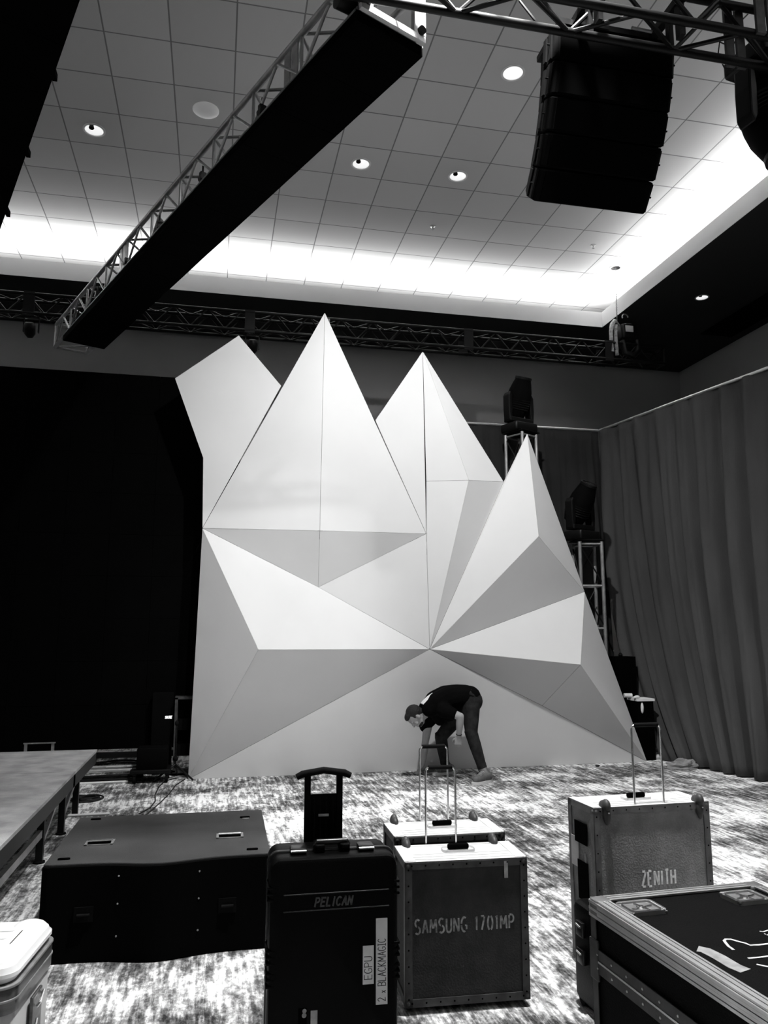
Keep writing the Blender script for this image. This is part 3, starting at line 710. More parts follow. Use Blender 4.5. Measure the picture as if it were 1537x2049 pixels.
drape('pipe_and_drape', 'long dark grey drape running forward along the right side of the set', [(5.59, 10.5), (5.75, 9.6), (5.93, 8.6), (6.14, 7.5), (7.0, 3.6)], [(5.60, 9.22), (5.70, 8.62), (5.82, 8.0), (5.96, 7.45), (6.85, 3.6)], 36, m_drape, amp=.115, rows=40, swag=True, seed=3)
drape('pipe_and_drape', 'very dark drape hung level across the back, behind the towers', [(5.57, 10.52), (2.9, 10.52)], [(5.72, 10.52), (2.9, 10.52)], 19, m_drape2, amp=.045, seed=8)

# ------------------------------------------------------------------ stage decks at the left
def deck(label, y0, y1, xr, xl, legs):
    T_ = thing('stage_deck', label, 'stage platform', ((xr+xl)/2, (y0+y1)/2, 0), 0, None)
    Z = .50
    MB().box(xl, xr, y0, y1, Z-.022, Z).build('deck_top', m_stage, T_, world=True)
    e_ = MB(); e_.box(xr-.04, xr, y0, y1, Z-.12, Z-.023).box(xl, xl+.04, y0, y1, Z-.12, Z-.023).box(xl, xr, y0, y0+.04, Z-.12, Z-.023).box(xl, xr, y1-.04, y1, Z-.12, Z-.023)
    e_.build('edge_frame', m_stage_e, T_, world=True)
    for (x, y) in legs:
        lg = MB().box(x-.024, x+.024, y-.024, y+.024, .012, Z-.12).build('leg', m_tr_black, T_, world=True)
        MB().lathe([(.04, 0), (.04, .012), (.02, .018)], 12, o=(x, y, 0)).build('foot', m_rubber, lg, world=False).location = -T_.location if False else (0, 0, 0)
    return T_
def deck_fix(T_):
    for lg in T_.children:
        for f_ in lg.children:
            if f_.name.startswith('foot'): f_.location = -T_.location
xr, xl = -1.05, -3.5
d1 = deck('rear section of the dark grey stage platform, nearest the screen wall', 6.83, 8.04, xr, xl, [(xr-.1, 7.6), (xr-.1, 6.95), (xl+.1, 7.6), (xl+.1, 6.95)])
d2 = deck('front section of the dark grey stage platform, at the left edge', 4.38, 6.82, xr, xl, [(xr-.1, 6.15), (xr-.1, 4.55), (xl+.1, 6.15), (xl+.1, 4.55)])
for d in (d1, d2): deck_fix(d)
MB().beam((xr-.1, 4.6, .20), (xr-.1, 6.15, .20), .03, .05).beam((xr-.1, 6.15, .10), (xr-.1, 6.8, .36), .025, .03).build('rail', m_tr_grey, d2, world=True)
MB().beam((xr-.1, 6.95, .12), (xr-.1, 7.6, .36), .025, .04).build('rail', m_tr_grey, d1, world=True)

# ------------------------------------------------------------------ subwoofer lying in front of the stage
sw, sd, sh = 1.118, 1.05, .455
sub = thing('subwoofer', 'wide black subwoofer box with a bowed front lying on the carpet', 'loudspeaker', (-.794, 4.335, 0), R(-.8))
def bow(x):      # front profile
    u = (x/sw-.5)/.17
    return -.065*math.exp(-u*u*.9)-.01*(1 if .02 < x/sw < .98 else 0)
xsn = [sw*i/40 for i in range(41)]
MB().prism([(x, bow(x)+.03) for x in xsn]+[(sw, sd), (0, sd)], .0, sh-.0).build('cabinet', m_sub, sub, bevel=.004)
MB().prism([(x, bow(x)) for x in xsn]+[(x, bow(x)+.028) for x in xsn[::-1]], .006, sh-.008).build('front_grille', m_subf, sub)
def flush_handle(T_, x, y, z, w_=.16, d_=.075, inner=m_black):
    h_ = MB().box(x-w_/2, x+w_/2, y-d_/2, y-d_/2+.012, z, z+.004).box(x-w_/2, x+w_/2, y+d_/2-.012, y+d_/2, z, z+.004).box(x-w_/2, x-w_/2+.014, y-d_/2, y+d_/2, z, z+.004).box(x+w_/2-.014, x+w_/2, y-d_/2, y+d_/2, z, z+.004).build('handle', m_alud, T_)
    MB().box(x-w_/2+.014, x+w_/2-.014, y-d_/2+.012, y+d_/2-.012, z-.0005, z+.0015).build('recess', inner, h_)
    MB().bar((x-w_/2+.012, y-.012, z+.012), (x+w_/2-.012, y-.012, z+.012), .008, 10).build('grip', m_chrome, h_, smooth=True)
def loc_on(T_, px, py, z):
    p = atZ(px, py, z)-T_.location; a = -T_.rotation_euler[2]; return (p.x*cos(a)-p.y*sin(a), p.x*sin(a)+p.y*cos(a))
for px, py in ((200, 1686), (460, 1672)):
    x, y = loc_on(sub, px, py, sh); flush_handle(sub, x, y, sh, .15, .12)
for px, py in ((128, 1720), (505, 1700), (490, 1636), (192, 1640)):
    x, y = loc_on(sub, px, py, sh); MB().rbox(x-.03, x+.03, y-.012, y+.012, sh, sh+.003, .01).build('stacking_foot_socket', m_black, sub)
x, y = loc_on(sub, 492, 1636, sh); MB().lathe([(.022, sh), (.022, sh+.002), (.001, sh+.0025)], 16, o=(x, y-.02, 0)).build('round_badge', m_alud, sub)
for px, py in ((168, 1828), (455, 1808)):
    p = atY(px, py, 4.33)-sub.location; h_ = MB().box(p.x-.045, p.x+.045, -.022, -.006, p.z-.035, p.z+.035).build('handle', m_cab, sub)
    MB().bar((p.x-.03, -.028, p.z), (p.x+.03, -.028, p.z), .007, 10).build('grip', m_rubber, h_, smooth=True)
scw = MB()
for fx, fz in ((.33, .12), (.33, .27), (.33, .40), (.68, .12), (.68, .27), (.68, .40)): scw.lathe([(.005, 0), (.004, .003)], 8, o=(fx*sw, bow(fx*sw)-.001, fz), ax=(0, -1, 0))
scw.build('screws', m_alud, sub)

# ------------------------------------------------------------------ monitor flight cases
def mcase(label, loc, rz, w, d, h, panel, edge, wheel_front, text, paint, th, ty, tsize, wheelx, rods, rodh, group=None, twide=.8, tx=None, gap=.20):
    T_ = thing('monitor_case', label, 'flight case', loc, rz, group)
    b0 = .03
    MB().box(.006, w-.006, .006, d-.006, b0, h-.006).build('shell', panel, T_)
    e_ = MB(); q = .032; k_ = .0
    for z in (b0, h-q): e_.box(0, w, -.0, .004, z, z+q).box(0, w, d-.004, d, z, z+q)
    for x in (0, w-q): e_.box(x, x+q, 0, .004, b0, h).box(x, x+q, d-.004, d, b0, h)
    for y in (0, d-q): e_.box(0, .004, y, y+q, b0, h).box(w-.004, w, y, y+q, b0, h)
    for z in (b0, h-q): e_.box(0, .004, 0, d, z, z+q).box(w-.004, w, 0, d, z, z+q)
    e_.build('edging', edge, T_)
    tp = MB().box(0, w, 0, d, h-.006, h); 
    top_ = tp.build('top_panel', m_casetop, T_)
    rb = MB()
    for fy in (.12, .26, .40, .9): rb.box(.0, w, d*fy-.003, d*fy+.003, h, h+.002)
    rb.box(.0, .05, .01, d-.01, h, h+.0025).box(w-.05, w, .01, d-.01, h, h+.0025)
    rb.build('top_ridges', m_casetop, T_)
    rv = MB()
    for i in range(9):
        x = w*(i+.5)/9; rv.lathe([(.004, 0), (.003, .002)], 8, o=(x, -.0, h-q/2), ax=(0, -1, 0)).lathe([(.004, 0), (.003, .002)], 8, o=(x, 0, b0+q/2), ax=(0, -1, 0))
        z = b0+(h-b0)*(i+.5)/9; rv.lathe([(.004, 0), (.003, .002)], 8, o=(q/2, 0, z), ax=(0, -1, 0)).lathe([(.004, 0), (.003, .002)], 8, o=(w-q/2, 0, z), ax=(0, -1, 0))
    rv.build('rivets', m_black, T_)
    for sx in (0, 1):
        for sz in (0, 1):
            x = w if sx else 0; z = h if sz else b0
            MB().ell((x+(-.014 if sx else .014), .012, z+(-.016 if sz else .016)), (.017, .014, .017)).build('corner', edge, T_, smooth=True)
    # strap handle in dish
    hy = d*.55
    dsh = MB().rbox(w*.5-.075, w*.5+.075, hy-.035, hy+.035, h, h+.006, .02).build('handle_dish', m_casetop, T_, smooth=True)
    MB().rbox(w*.5-.05, w*.5+.05, hy-.012, hy+.012, h+.008, h+.03, .01).build('strap_handle', m_black, dsh, smooth=True)
    wy = 0 if wheel_front else d; sg = -1 if wheel_front else 1
    for x in wheelx:
        kn = MB()
        kn.ell((x, wy-sg*.012, h+.006), (.020, .040, .026)).ell((x, wy+sg*.004, h+.010), (.020, .028, .030)).ell((x, wy+sg*.008, h-.03), (.019, .016, .050))
        ob = kn.build('edge_runner', m_knob, T_, smooth=True)
        MB().lathe([(.005, 0), (.004, .003)], 8, o=(x, wy-.018*1.2 if not wheel_front else wy-.026, h+.012), ax=(0, -1, .2)).lathe([(.005, 0), (.004, .003)], 8, o=(x, wy-.028, h-.02), ax=(0, -1, 0)).build('screws', m_chrome, ob)
    # trolley handle
    r = .0052; x0, x1 = rods; y = wy-.0+(sg*.012 if not wheel_front else .022); zt = h+rodh
    cr_ = .02
    def corner(xc, s_): return [(xc+s_*cr_*(1-cos(a)), y, zt-cr_+cr_*sin(a)) for a in (0, .5, 1.0, pi/2)]
    rod = MB().tube([(x0, y, h-.03), (x0, y, zt-cr_)]+corner(x0, 1)[1:]+[(x0+.035, y, zt)], r, 10).tube([(x1, y, h-.03), (x1, y, zt-cr_)]+corner(x1, -1)[1:]+[(x1-.035, y, zt)], r, 10).build('trolley_handle', m_chrome, T_, smooth=True)
    MB().bar((x0+.014, y, zt), (x1-.014, y, zt), .0105, 14).build('grip', m_rubber, rod, smooth=True)
    wz = .03
    for x in (.07, w-.07): 
        MB().lathe([(.028, -.012), (.03, -.008), (.03, .008), (.028, .012)], 16, o=(x, wy-sg*.03, .03), ax=(1, 0, 0)).build('wheel', m_rubber, T_, smooth=True)
    if text:
        lb = MB(); tw = letters(MB(), text, (0, 0, 0), (1, 0, 0), (0, 0, 1), tsize, th, wide=twide, gap=gap)
        xs_ = tx if tx is not None else (w-tw)/2
        letters(lb, text, (xs_, -.0005+.006, ty), (1, 0, 0), (0, 0, 1), tsize, th, wide=twide, gap=gap, stencil=.045, rise=.0012)
        lb.build('stencil_lettering', paint, T_)
    return T_
c1 = mcase('dark flight case stencilled with a word and 1701MP, right of the tall hard case', (.838, 3.468, 0), R(-3.2), .551, .275, .612, m_panel_d, m_edge_d, False, 'SAMSUNG 1701MP', m_paint_m, .0075, .318, .058,
           (.055, .475), (.155, .300), .345, tx=.045, twide=.66)
# wear smear on its upper edge
MB().box(.445, .462, -.0012, .0, .53, .60).build('paint_smear', m_gaff, c1)
c2 = mcase('unmarked pale-topped flight case directly behind the one stencilled 1701MP', (.868, 3.80, 0), R(-1.5), .55, .285, .635, m_panel_d, m_edge_d, False, None, None, 0, 0, 0, (.055, .475), (.195, .345), .37)
c3 = mcase('mid grey flight case with white six-letter stencil, behind the road case', (1.79, 3.585, 0), R(2.0), .632, .26, .77, m_panel_m, m_edge_m, True, 'ZENITH', m_paint_l, .0095, .398, .068,
           (.065, .575), (.235, .395), .375, tx=.245, twide=.62, gap=.15)
lf = MB()
MB().box(-.004, .0, .07, .19, .58, .68).build('side_handle', m_black, c3)
MB().box(-.004, .0, .07, .17, .32, .50).build('side_catch', m_black, c3)
MB().box(-.0015, .0, .16, .235, .46, .60).build('side_sticker', m_tape, c3)
MB().box(-.0015, .0, .085, .10, .40, .54).build('side_print', m_gaff, c3)

# ------------------------------------------------------------------ black hard case with pull handle
hw_, hd_, hh_ = .50, .28, .735
hc = thing('hard_case', 'tall black plastic hard case with a raised pull handle and two paper tape labels', 'hard case', (0.235, 3.17, 0), R(-1.5))
# body is two shells meeting, seen with the lid to the front
def shell(T_, name, y0, y1, ins=0, m_=m_hard):
    mb = MB(Matrix.Rotation(R(90), 4, 'X') @ Matrix.Identity(4))
    # local x,z -> rounded rect in XZ plane, extruded along Y
    mb.rbox(ins, hw_-ins, .03+ins, hh_-ins, -y1, -y0, .045, 6, .018)
    return mb.build(name, m_, T_, smooth=True)
def y_shell(T_, name, m_, w0, w1, z0, z1, y0, y1, r, rz):
    mb = MB(Matrix(((1, 0, 0, 0), (0, 0, -1, 0), (0, 1, 0, 0), (0, 0, 0, 1))))
    mb.rbox(w0, w1, z0, z1, -y1, -y0, r, 6, rz); return mb.build(name, m_, T_, smooth=True)
lid = y_shell(hc, 'lid', m_hard, 0, hw_, .03, hh_, 0, .11, .045, .018)
bdy = y_shell(hc, 'body', m_hard, .004, hw_-.004, .034, hh_-.004, .115, hd_, .045, .022)
y_shell(hc, 'rim', m_hard2, -.006, hw_+.006, .024, hh_+.006, .10, .125, .045, .006)
# ribs: raised band and side lugs
bz = .545
MB().rbox(.055, hw_-.035, -.004, .01, bz, bz+.004, .002, 2).rbox(.055, hw_-.035, -.004, .01, bz+.06, bz+.064, .002, 2).build('raised_band', m_hard2, hc)
lg_ = MB()
for z in (.585, .36, .28):
    for q in range(3): lg_.rbox(-.008, .03, .0, .10, z+q*.022, z+q*.022+.010, .004, 2); lg_.rbox(hw_-.03, hw_+.008, .0, .10, z+q*.022, z+q*.022+.010, .004, 2)
lg_.build('side_ribs', m_hard, hc, smooth=True)
lt_ = MB(); letters(lt_, 'PELICAN', (.175, -.0015, bz+.016), (1, 0, 0), (0, 0, 1), .030, .0062, wide=.85, gap=.26, italic=.2, rise=.002)
lt_.build('raised_lettering', m_emboss, hc)
# top: latches, handle, hinges
for x in (.115, .385):
    l_ = MB().rbox(x-.032, x+.032, .06, .13, hh_-.004, hh_+.022, .012).build('latch', m_hard2, hc, smooth=True)
    MB().bar((x-.03, .06, hh_+.012), (x+.03, .06, hh_+.012), .006, 10).build('latch_pin', m_chrome, l_, smooth=True)
for x in (.20, .30): MB().rbox(x-.02, x+.02, .065, .16, hh_-.002, hh_+.03, .01).build('handle_mount', m_hard, hc, smooth=True)
MB().tube([(.185, .10, hh_+.02), (.19, .10, hh_+.034), (.31, .10, hh_+.034), (.315, .10, hh_+.02)], .012, 10).build('top_handle', m_hard2, hc, smooth=True)
# pull handle at the back
ph = MB(Matrix(((1, 0, 0, 0), (0, 0, -1, 0), (0, 1, 0, 0), (0, 0, 0, 1))))
x0_, x1_ = .155, .318; zb_, zt_ = hh_-.1, hh_+.255
yk0, yk1 = hd_+.005, hd_+.028
sp_ = MB()
sp_.box(x0_, x0_+.026, yk0, yk1, zb_, zt_).box(x1_-.026, x1_, yk0, yk1, zb_, zt_).box(x0_+.026, x1_-.026, yk0+.004, yk1-.004, zb_, zt_-.075)
for i in range(4):
    x = x0_+.04+i*.027; sp_.box(x-.003, x+.003, yk0, yk0+.005, zb_, zt_-.09)
plo = sp_.build('pull_handle', m_hard, hc, bevel=.002)
gp = MB().tube([(x0_-.035, (yk0+yk1)/2, zt_-.004), (x0_-.01, (yk0+yk1)/2, zt_+.008), ((x0_+x1_)/2, (yk0+yk1)/2, zt_+.022), (x1_+.01, (yk0+yk1)/2, zt_+.008), (x1_+.035, (yk0+yk1)/2, zt_-.004)], [.013, .015, .014, .015, .013], 12).build('grip', m_rubber, plo, smooth=True)
MB().box((x0_+x1_)/2-.022, (x0_+x1_)/2+.022, yk0-.001, yk0, zt_-.165, zt_-.155).build('release_slot', m_gaff, plo)
# tape labels, upright writing turned a quarter
def on_front(T_, x, y): # pixel -> local x,z on the front face
    p = atY(x, y, T_.location.y)-T_.location; return p.x, p.z
def tape_label(name, x0, y0, x1, y1, text, th, wide, h, start, group):
    a = on_front(hc, x0, y1); b = on_front(hc, x1, y0)
    ob = MB().box(a[0], b[0], -.0012, .0005, a[1], b[1]).build(name, m_tape, hc)
    l_ = MB(); wpx = b[0]-a[0]
    letters(l_, text, (a[0]+wpx*.84, -.0014, a[1]+start), (0, 0, 1), (-1, 0, 0), h, th, wide=wide, gap=.17, rise=-.0008, serif=True)
    l_.build('handwriting', m_ink, ob); return ob
tape_label('tape_label', 725, 1889, 747, 1968, 'EGPU', .003, .95, .030, .018, None)['label'] = 'shorter tape strip with four handwritten letters'
tape_label('tape_label', 751, 1834, 774, 2008, '2 x BLACKMAGIC', .003, .72, .030, .012, None)['label'] = 'longer tape strip with a handwritten line'
for px0, py0, px1, py1, m_, lb in ((621, 2020, 635, 2060, m_gaff, 'small grey sticker'), (596, 2016, 614, 2062, m_black, 'small black sticker with a pale emblem')):
    a = on_front(hc, px0, py1); b = on_front(hc, px1, py0); so_ = MB().box(a[0], b[0], -.0012, .0005, a[1], b[1]).build('sticker', m_, hc); so_['label'] = lb
a = on_front(hc, 609, 2022)
MB().lathe([(.008, 0), (.007, .001)], 16, o=(a[0], -.0012, a[1]), ax=(0, -1, 0)).lathe([(.009, 0), (.008, .001)], 16, o=(a[0]-.001, -.0012, a[1]-.015), ax=(0, -1, 0)).build('emblem', m_gaff, so_)
for x in (.06, hw_-.06): MB().lathe([(.035, -.014), (.038, -.01), (.038, .01), (.035, .014)], 18, o=(x, hd_-.03, .038), ax=(1, 0, 0)).build('wheel', m_rubber, hc, smooth=True)
for x in (.08, hw_-.08): MB().rbox(x-.02, x+.02, .03, .07, 0, .034, .01).build('foot', m_rubber, hc, smooth=True)

# ------------------------------------------------------------------ road case, lower right
rw, rd, rh = .63, 1.15, .75
rc = thing('road_case', 'large black road case with ribbed metal edging at the lower right corner', 'flight case', (1.213, 2.479-1.15, 0), R(2.8))
rc.location = Vector((1.213, 2.479, 0))-Vector((-sin(R(2.8)), cos(R(2.8)), 0))*rd
LS = .575
bd_ = MB().box(.008, rw-.008, .008, rd-.008, .10, LS-.004).build('body', m_road, rc)
ld_ = MB().box(.008, rw-.008, .008, rd-.008, LS+.004, rh-.004).build('lid', m_road, rc)
def extr(T_, mb, name, m_=m_alud): return mb.build(name, m_, T_, bevel=.0015)
# ribbed double angle along the lid edges
def ribbed(a, b, out, T_, name='ribbed_edge'):
    mb = MB(); a = Vector(a); b = Vector(b); out = Vector(out); upv = Vector((0, 0, 1))
    for i in range(5):
        mb.beam(a+upv*.0015*(i % 2 == 0)-out*(.005+.0088*i), b+upv*.0015*(i % 2 == 0)-out*(.005+.0088*i), .0074, .005)
    for i in range(5):
        mb.beam(a+out*.002*(i % 2 == 0)-upv*(.006+.0098*i), b+out*.002*(i % 2 == 0)-upv*(.006+.0098*i), .005, .0082)
    mb.build(name, m_alu, T_)
ribbed((0, 0, rh), (0, rd, rh), (-1, 0, 0), rc); ribbed((0, rd, rh), (rw, rd, rh), (0, 1, 0), rc); ribbed((rw, 0, rh), (rw, rd, rh), (1, 0, 0), rc); ribbed((0, 0, rh), (rw, 0, rh), (0, -1, 0), rc)
for x in (0, rw):
    for y in (0, rd):
        sx = 1 if x == 0 else -1; sy = 1 if y == 0 else -1
        MB().box(*sorted((x, x+sx*.003)), *sorted((y, y+sy*.032)), .1, rh-.02).box(*sorted((x, x+sx*.032)), *sorted((y, y+sy*.003)), .1, rh-.02).build('corner_angle', m_edge_d, rc)
sm_ = MB()
for x0, x1, y0, y1 in ((-.002, .002, 0, rd), (rw-.002, rw+.002, 0, rd), (0, rw, -.002, .002), (0, rw, rd-.002, rd+.002)):
    sm_.box(x0, x1, y0, y1, LS+.004, LS+.036).box(x0, x1, y0, y1, LS-.036, LS-.004)
sm_.build('closing_edge', m_edge_d, rc)
MB().box(-.004, .0, .0, rd, LS-.003, LS+.003).build('tongue', m_alu, rc)
rvv = MB()
for i in range(14):
    y = rd*(i+.5)/14
    for z in (LS+.02, LS-.02): rvv.lathe([(.004, 0), (.003, .002)], 8, o=(-.003, y, z), ax=(-1, 0, 0))
rvv.build('rivets', m_alu, rc)
for x in (0, rw):
    for y in (0, rd):
        sx = 1 if x == 0 else -1; sy = 1 if y == 0 else -1
        c_ = MB().rbox(*sorted((x-sx*.004, x+sx*.055)), *sorted((y-sy*.004, y+sy*.055)), rh-.055, rh+.005, .014).build('ball_corner', m_edge_m, rc, smooth=True)
        MB().box(*sorted((x-sx*.005, x+sx*.004)), *sorted((y-sy*.005, y+sy*.045)), LS-.06, LS+.06).build('corner_brace', m_edge_d, rc, bevel=.003)
for px, py in ((1283, 1818), (1490, 1797)):
    x, y = loc_on(rc, px, py, rh)
    dd_ = MB()
    dh = MB().rbox(x-.062, x+.062, y-.052, y+.052, rh-.002, rh+.002, .018).build('lid_dish', m_alu, rc, smooth=True)
    MB().rbox(x-.05, x+.05, y-.04, y+.04, rh+.0015, rh+.0025, .012).build('dish_hollow_shade', m_edge_m, dh)  # flat plate; its darker grey imitates the shade inside a concave dish
    MB().tube([(x-.058, y-.048, rh+.003), (x+.058, y-.048, rh+.003), (x+.058, y+.048, rh+.003), (x-.058, y+.048, rh+.003)], .004, 8, closed=True).build('dish_rim', m_chrome, dh, smooth=True)
    MB().lathe([(.016, 0), (.014, .004), (.006, .005)], 20, o=(x, y, rh+.002)).bar((x-.04, y-.012, rh+.004), (x+.04, y+.006, rh+.004), .0035, 6).bar((x+.012, y-.032, rh+.004), (x-.004, y+.034, rh+.004), .0035, 6).build('dish_latch', m_chrome, dh, smooth=True)
def chalk(pl, th=.008):
    P_ = [Vector((*loc_on(rc, a, b, rh), 0)) for a, b in pl]; mb = MB(); n_ = len(P_); vs = []
    for i, p in enumerate(P_):
        t__ = (P_[min(i+1, n_-1)]-P_[max(i-1, 0)]).normalized(); q = Vector((-t__.y, t__.x, 0))*th/2
        for z in (rh-.003, rh+.0012-.004+.001): 
            for sg in (1, -1): vs.append((p.x+q.x*sg, p.y+q.y*sg, z))
    return P_, vs
def ribbon(mb, pl, th, z):
    P_ = [Vector((*loc_on(rc, a, b, rh), 0)) for a, b in pl]; n_ = len(P_); vs = []; fs = []
    for i, p in enumerate(P_):
        t__ = (P_[min(i+1, n_-1)]-P_[max(i-1, 0)]).normalized(); q = Vector((-t__.y, t__.x, 0))*th/2
        vs += [p+q+Vector((0, 0, z)), p-q+Vector((0, 0, z)), p+q+Vector((0, 0, z-.001)), p-q+Vector((0, 0, z-.001))]
    for i in range(n_-1):
        a = 4*i; b = a+4; fs += [(a, a+1, b+1, b), (a+2, b+2, b+3, a+3), (a, b, b+2, a+2), (a+1, a+3, b+3, b+1)]
    fs += [(0, 2, 3, 1), (4*n_-4, 4*n_-3, 4*n_-1, 4*n_-2)]
    mb.add(vs, fs)
ck = MB(); zt__ = rh-.0028
ribbon(ck, [(1468, 1898), (1458, 1891), (1452, 1884), (1449, 1880), (1452, 1877), (1462, 1877), (1476, 1881), (1492, 1885), (1501, 1889), (1520, 1888), (1545, 1885)], .008, zt__)
ribbon(ck, [(1497, 1915), (1520, 1913), (1550, 1909)], .007, zt__); ribbon(ck, [(1514, 1927), (1528, 1930), (1550, 1934)], .007, zt__)
ribbon(ck, [(1520, 1861), (1528, 1862), (1540, 1858)], .005, zt__); ribbon(ck, [(1530, 1866), (1535, 1869), (1545, 1864)], .004, zt__)
ck.build('chalk_writing', m_chalk, rc)
gt = MB(); ribbon(gt, [(1396, 1896), (1412, 1899), (1438, 1912), (1470, 1931), (1492, 1940)], .042, zt__)
gt.build('tape_patch', m_gaff, rc)
for x in (.09, rw-.09):
    for y in (.1, rd-.1):
        c_ = MB().box(x-.04, x+.04, y-.04, y+.04, .092, .1).box(x-.03, x-.024, y-.02, y+.02, .03, .095).box(x+.024, x+.03, y-.02, y+.02, .03, .095).build('caster', m_alud, rc)
        MB().lathe([(.045, -.018), (.048, -.012), (.048, .012), (.045, .018)], 20, o=(x, y, .048), ax=(1, 0, 0)).build('wheel', m_rubber, c_, smooth=True)
MB().box(-.004, .0, .55, .72, .30, .40).build('side_label', m_edge_m, rc)

# ------------------------------------------------------------------ small black hard case between the road case and ZENITH
sc = thing('hard_case', 'small black hard case wedged between the road case and the grey case', 'hard case', (1.60, 3.13, 0), R(1))
MB().rbox(0, .5, 0, .32, .025, .425, .04).build('body', m_hard, sc, smooth=True)
MB().box(-.003, .503, .10, .11, .05, .40).build('seam', m_hard2, sc)
for z in (.33, .22):
    l_ = MB().rbox(-.014, .004, .19, .25, z-.03, z+.03, .006).build('latch', m_hard2, sc, smooth=True)
    MB().bar((-.017, .20, z+.012), (-.017, .24, z+.016), .004, 8).build('latch_pin', m_chrome, l_)
for y in (.05, .27): MB().lathe([(.028, -.015), (.03, .015)], 14, o=(.03, y, .03), ax=(1, 0, 0)).build('wheel', m_rubber, sc, smooth=True)

# ------------------------------------------------------------------ white case, lower left
ww, wdp, wh = .62, .44, .50
cA = atZ(137, 1868, wh); cB = atZ(69, 1957, wh)
wc = thing('equipment_case', 'white moulded plastic case with a dark metal band at the lower left', 'equipment case', (cA.x-.04, cA.y, 0), R(-6))
# local x from -ww..0, y from -wdp..0
MB().rbox(-ww+.008, -.008, -wdp+.008, -.008, .03, wh-.07, .055, 7, .02).build('body', m_whitebody, wc, smooth=True)
bnd = MB().rbox(-ww, 0, -wdp, 0, wh-.085, wh-.004, .06, 8, .004).build('metal_band', m_band, wc, smooth=True)
MB().rbox(-ww-.003, .003, -wdp-.003, .003, wh-.048, wh-.040, .06, 8, .003).rbox(-ww-.003, .003, -wdp-.003, .003, wh-.008, wh+.001, .06, 8, .003).build('band_ridge', m_alud, bnd, smooth=True)
lid_ = MB().rbox(-ww+.003, -.003, -wdp+.003, -.003, wh-.006, wh+.062, .06, 8, .04).build('lid', m_white, wc, smooth=True)
lr = MB()
for y in (-.12, -.19, -.26, -.33): lr.rbox(-ww+.05, -.11, y-.018, y+.018, wh+.060, wh+.067, .012, 4, .004)
lr.build('lid_rib', m_white, lid_, smooth=True)
for x, y in ((-.075, -.075), (-.075, -wdp+.085), (-ww+.08, -.08), (-ww+.08, -wdp+.08)): MB().ell((x, y, wh+.050), (.060, .060, .026)).build('lid_corner', m_white, lid_, smooth=True)
lab = MB()
for i, (a, b) in enumerate(((.0, .10), (.012, .08), (.024, .10), (.036, .07), (.048, .09))): lab.box(-.085+i*.013, -.081+i*.013, -.25+a*.5, -.25+b+.03, wh+.0575-i*.001, wh+.0620-i*.003)
lab.build('moulded_print', m_gaff, lid_)
la = MB().box(-.001, .010, -.27, -.17, .24, .40).build('latch', m_band, wc, bevel=.004)
MB().tube([(.014, -.24, .36), (.022, -.235, .37), (.02, -.19, .39), (.014, -.185, .38)], .005, 8).tube([(.012, -.255, .26), (.02, -.25, .33)], .004, 8).build('latch_wire', m_chrome, la, smooth=True)
for x in (-.08, -ww+.08):
    for y in (-.08, -wdp+.08): MB().lathe([(.03, 0), (.035, .035)], 14, o=(x, y, 0)).build('foot', m_rubber, wc, smooth=True)

# ------------------------------------------------------------------ clutter by the screen wall
def coil(label, px, py, rx, n_, r=.007, seed=0, parent=None):
    c = atZ(px, py, 0); rnd = random.Random(seed); pl = []
    for i in range(n_*20):
        a = 2*pi*i/20; k = 1+.22*sin(i*.047*(1+seed*.1)+seed)+.10*sin(i*.31+seed); q_w = (i//20 % 3-1)*.14; pl.append(Vector((c.x+rx*(k*cos(a)+q_w*.8), c.y+rx*.9*(k*sin(a)+q_w*.5), r+.006*(i//20)*(.6+.4*sin(a*1.5)))))
    return tag(MB().tube(pl, r, 7).build('cable_coil', m_cable, smooth=True, loc=(c.x, c.y, 0)), label, 'cable')
coil('big tangled black cable coil on the carpet between stage and screen wall', 232, 1534, .28, 8, .006, 2)
coil('small flat black cable coil beside the stage leg', 174, 1601, .12, 6, .008, 5)
coil('loops of cable at the left foot of the white set', 362, 1547, .12, 5, .006, 9).location.x += -.03
def floor_line(name, label, pts_, r, m_, cat): return tag(MB().tube([atZ(x, y, 0)+Vector((0, 0, r)) for x, y in pts_], r, 8).build(name, m_, smooth=True), label, cat)
floor_line('floor_cable', 'thin black cable curving forward on the carpet, left one of the pair by the set', [(352, 1558), (330, 1564), (318, 1575), (310, 1592), (311, 1604), (300, 1618), (278, 1630)], .006, m_cable, 'cable')
floor_line('floor_cable', 'thin black cable curving forward on the carpet, right one of the pair by the set', [(370, 1560), (352, 1572), (338, 1590), (322, 1606), (306, 1620), (292, 1632)], .006, m_cable, 'cable')
floor_line('floor_cable', 'black cable lying straight across the carpet behind the stage leg', [(170, 1557), (215, 1553), (262, 1549)], .008, m_cable, 'cable')
floor_line('steel_bar', 'pale metal bar on the floor crossing behind the rear stage leg', [(140, 1571), (256, 1566)], .012, m_white, 'metal bar')
floor_line('steel_bar', 'pale metal bar on the floor nearest the subwoofer', [(112, 1636), (219, 1631)], .012, m_white, 'metal bar')
p1 = atY(188, 1508, 9.3); p2 = atY(288, 1505, 9.3)
lad = thing('floor_frame', 'low silvery metal frame lying along the foot of the screen wall', 'metal frame', (-1.0, 9.2, 0))
for yy_, zz2 in ((9.12, .03), (9.34, .03), (9.12, .13), (9.34, .13)): MB().bar((-2.2, yy_, zz2), (-.72, yy_, zz2), .018, 10).build('rail', m_alu if zz2 > .1 else m_tr_black, lad, world=True, smooth=True)
for i in range(7): MB().bar((-2.1+i*.22, 9.12, .13), (-2.0+i*.22, 9.34, .13), .012, 8).build('rung', m_alu, lad, world=True, smooth=True)
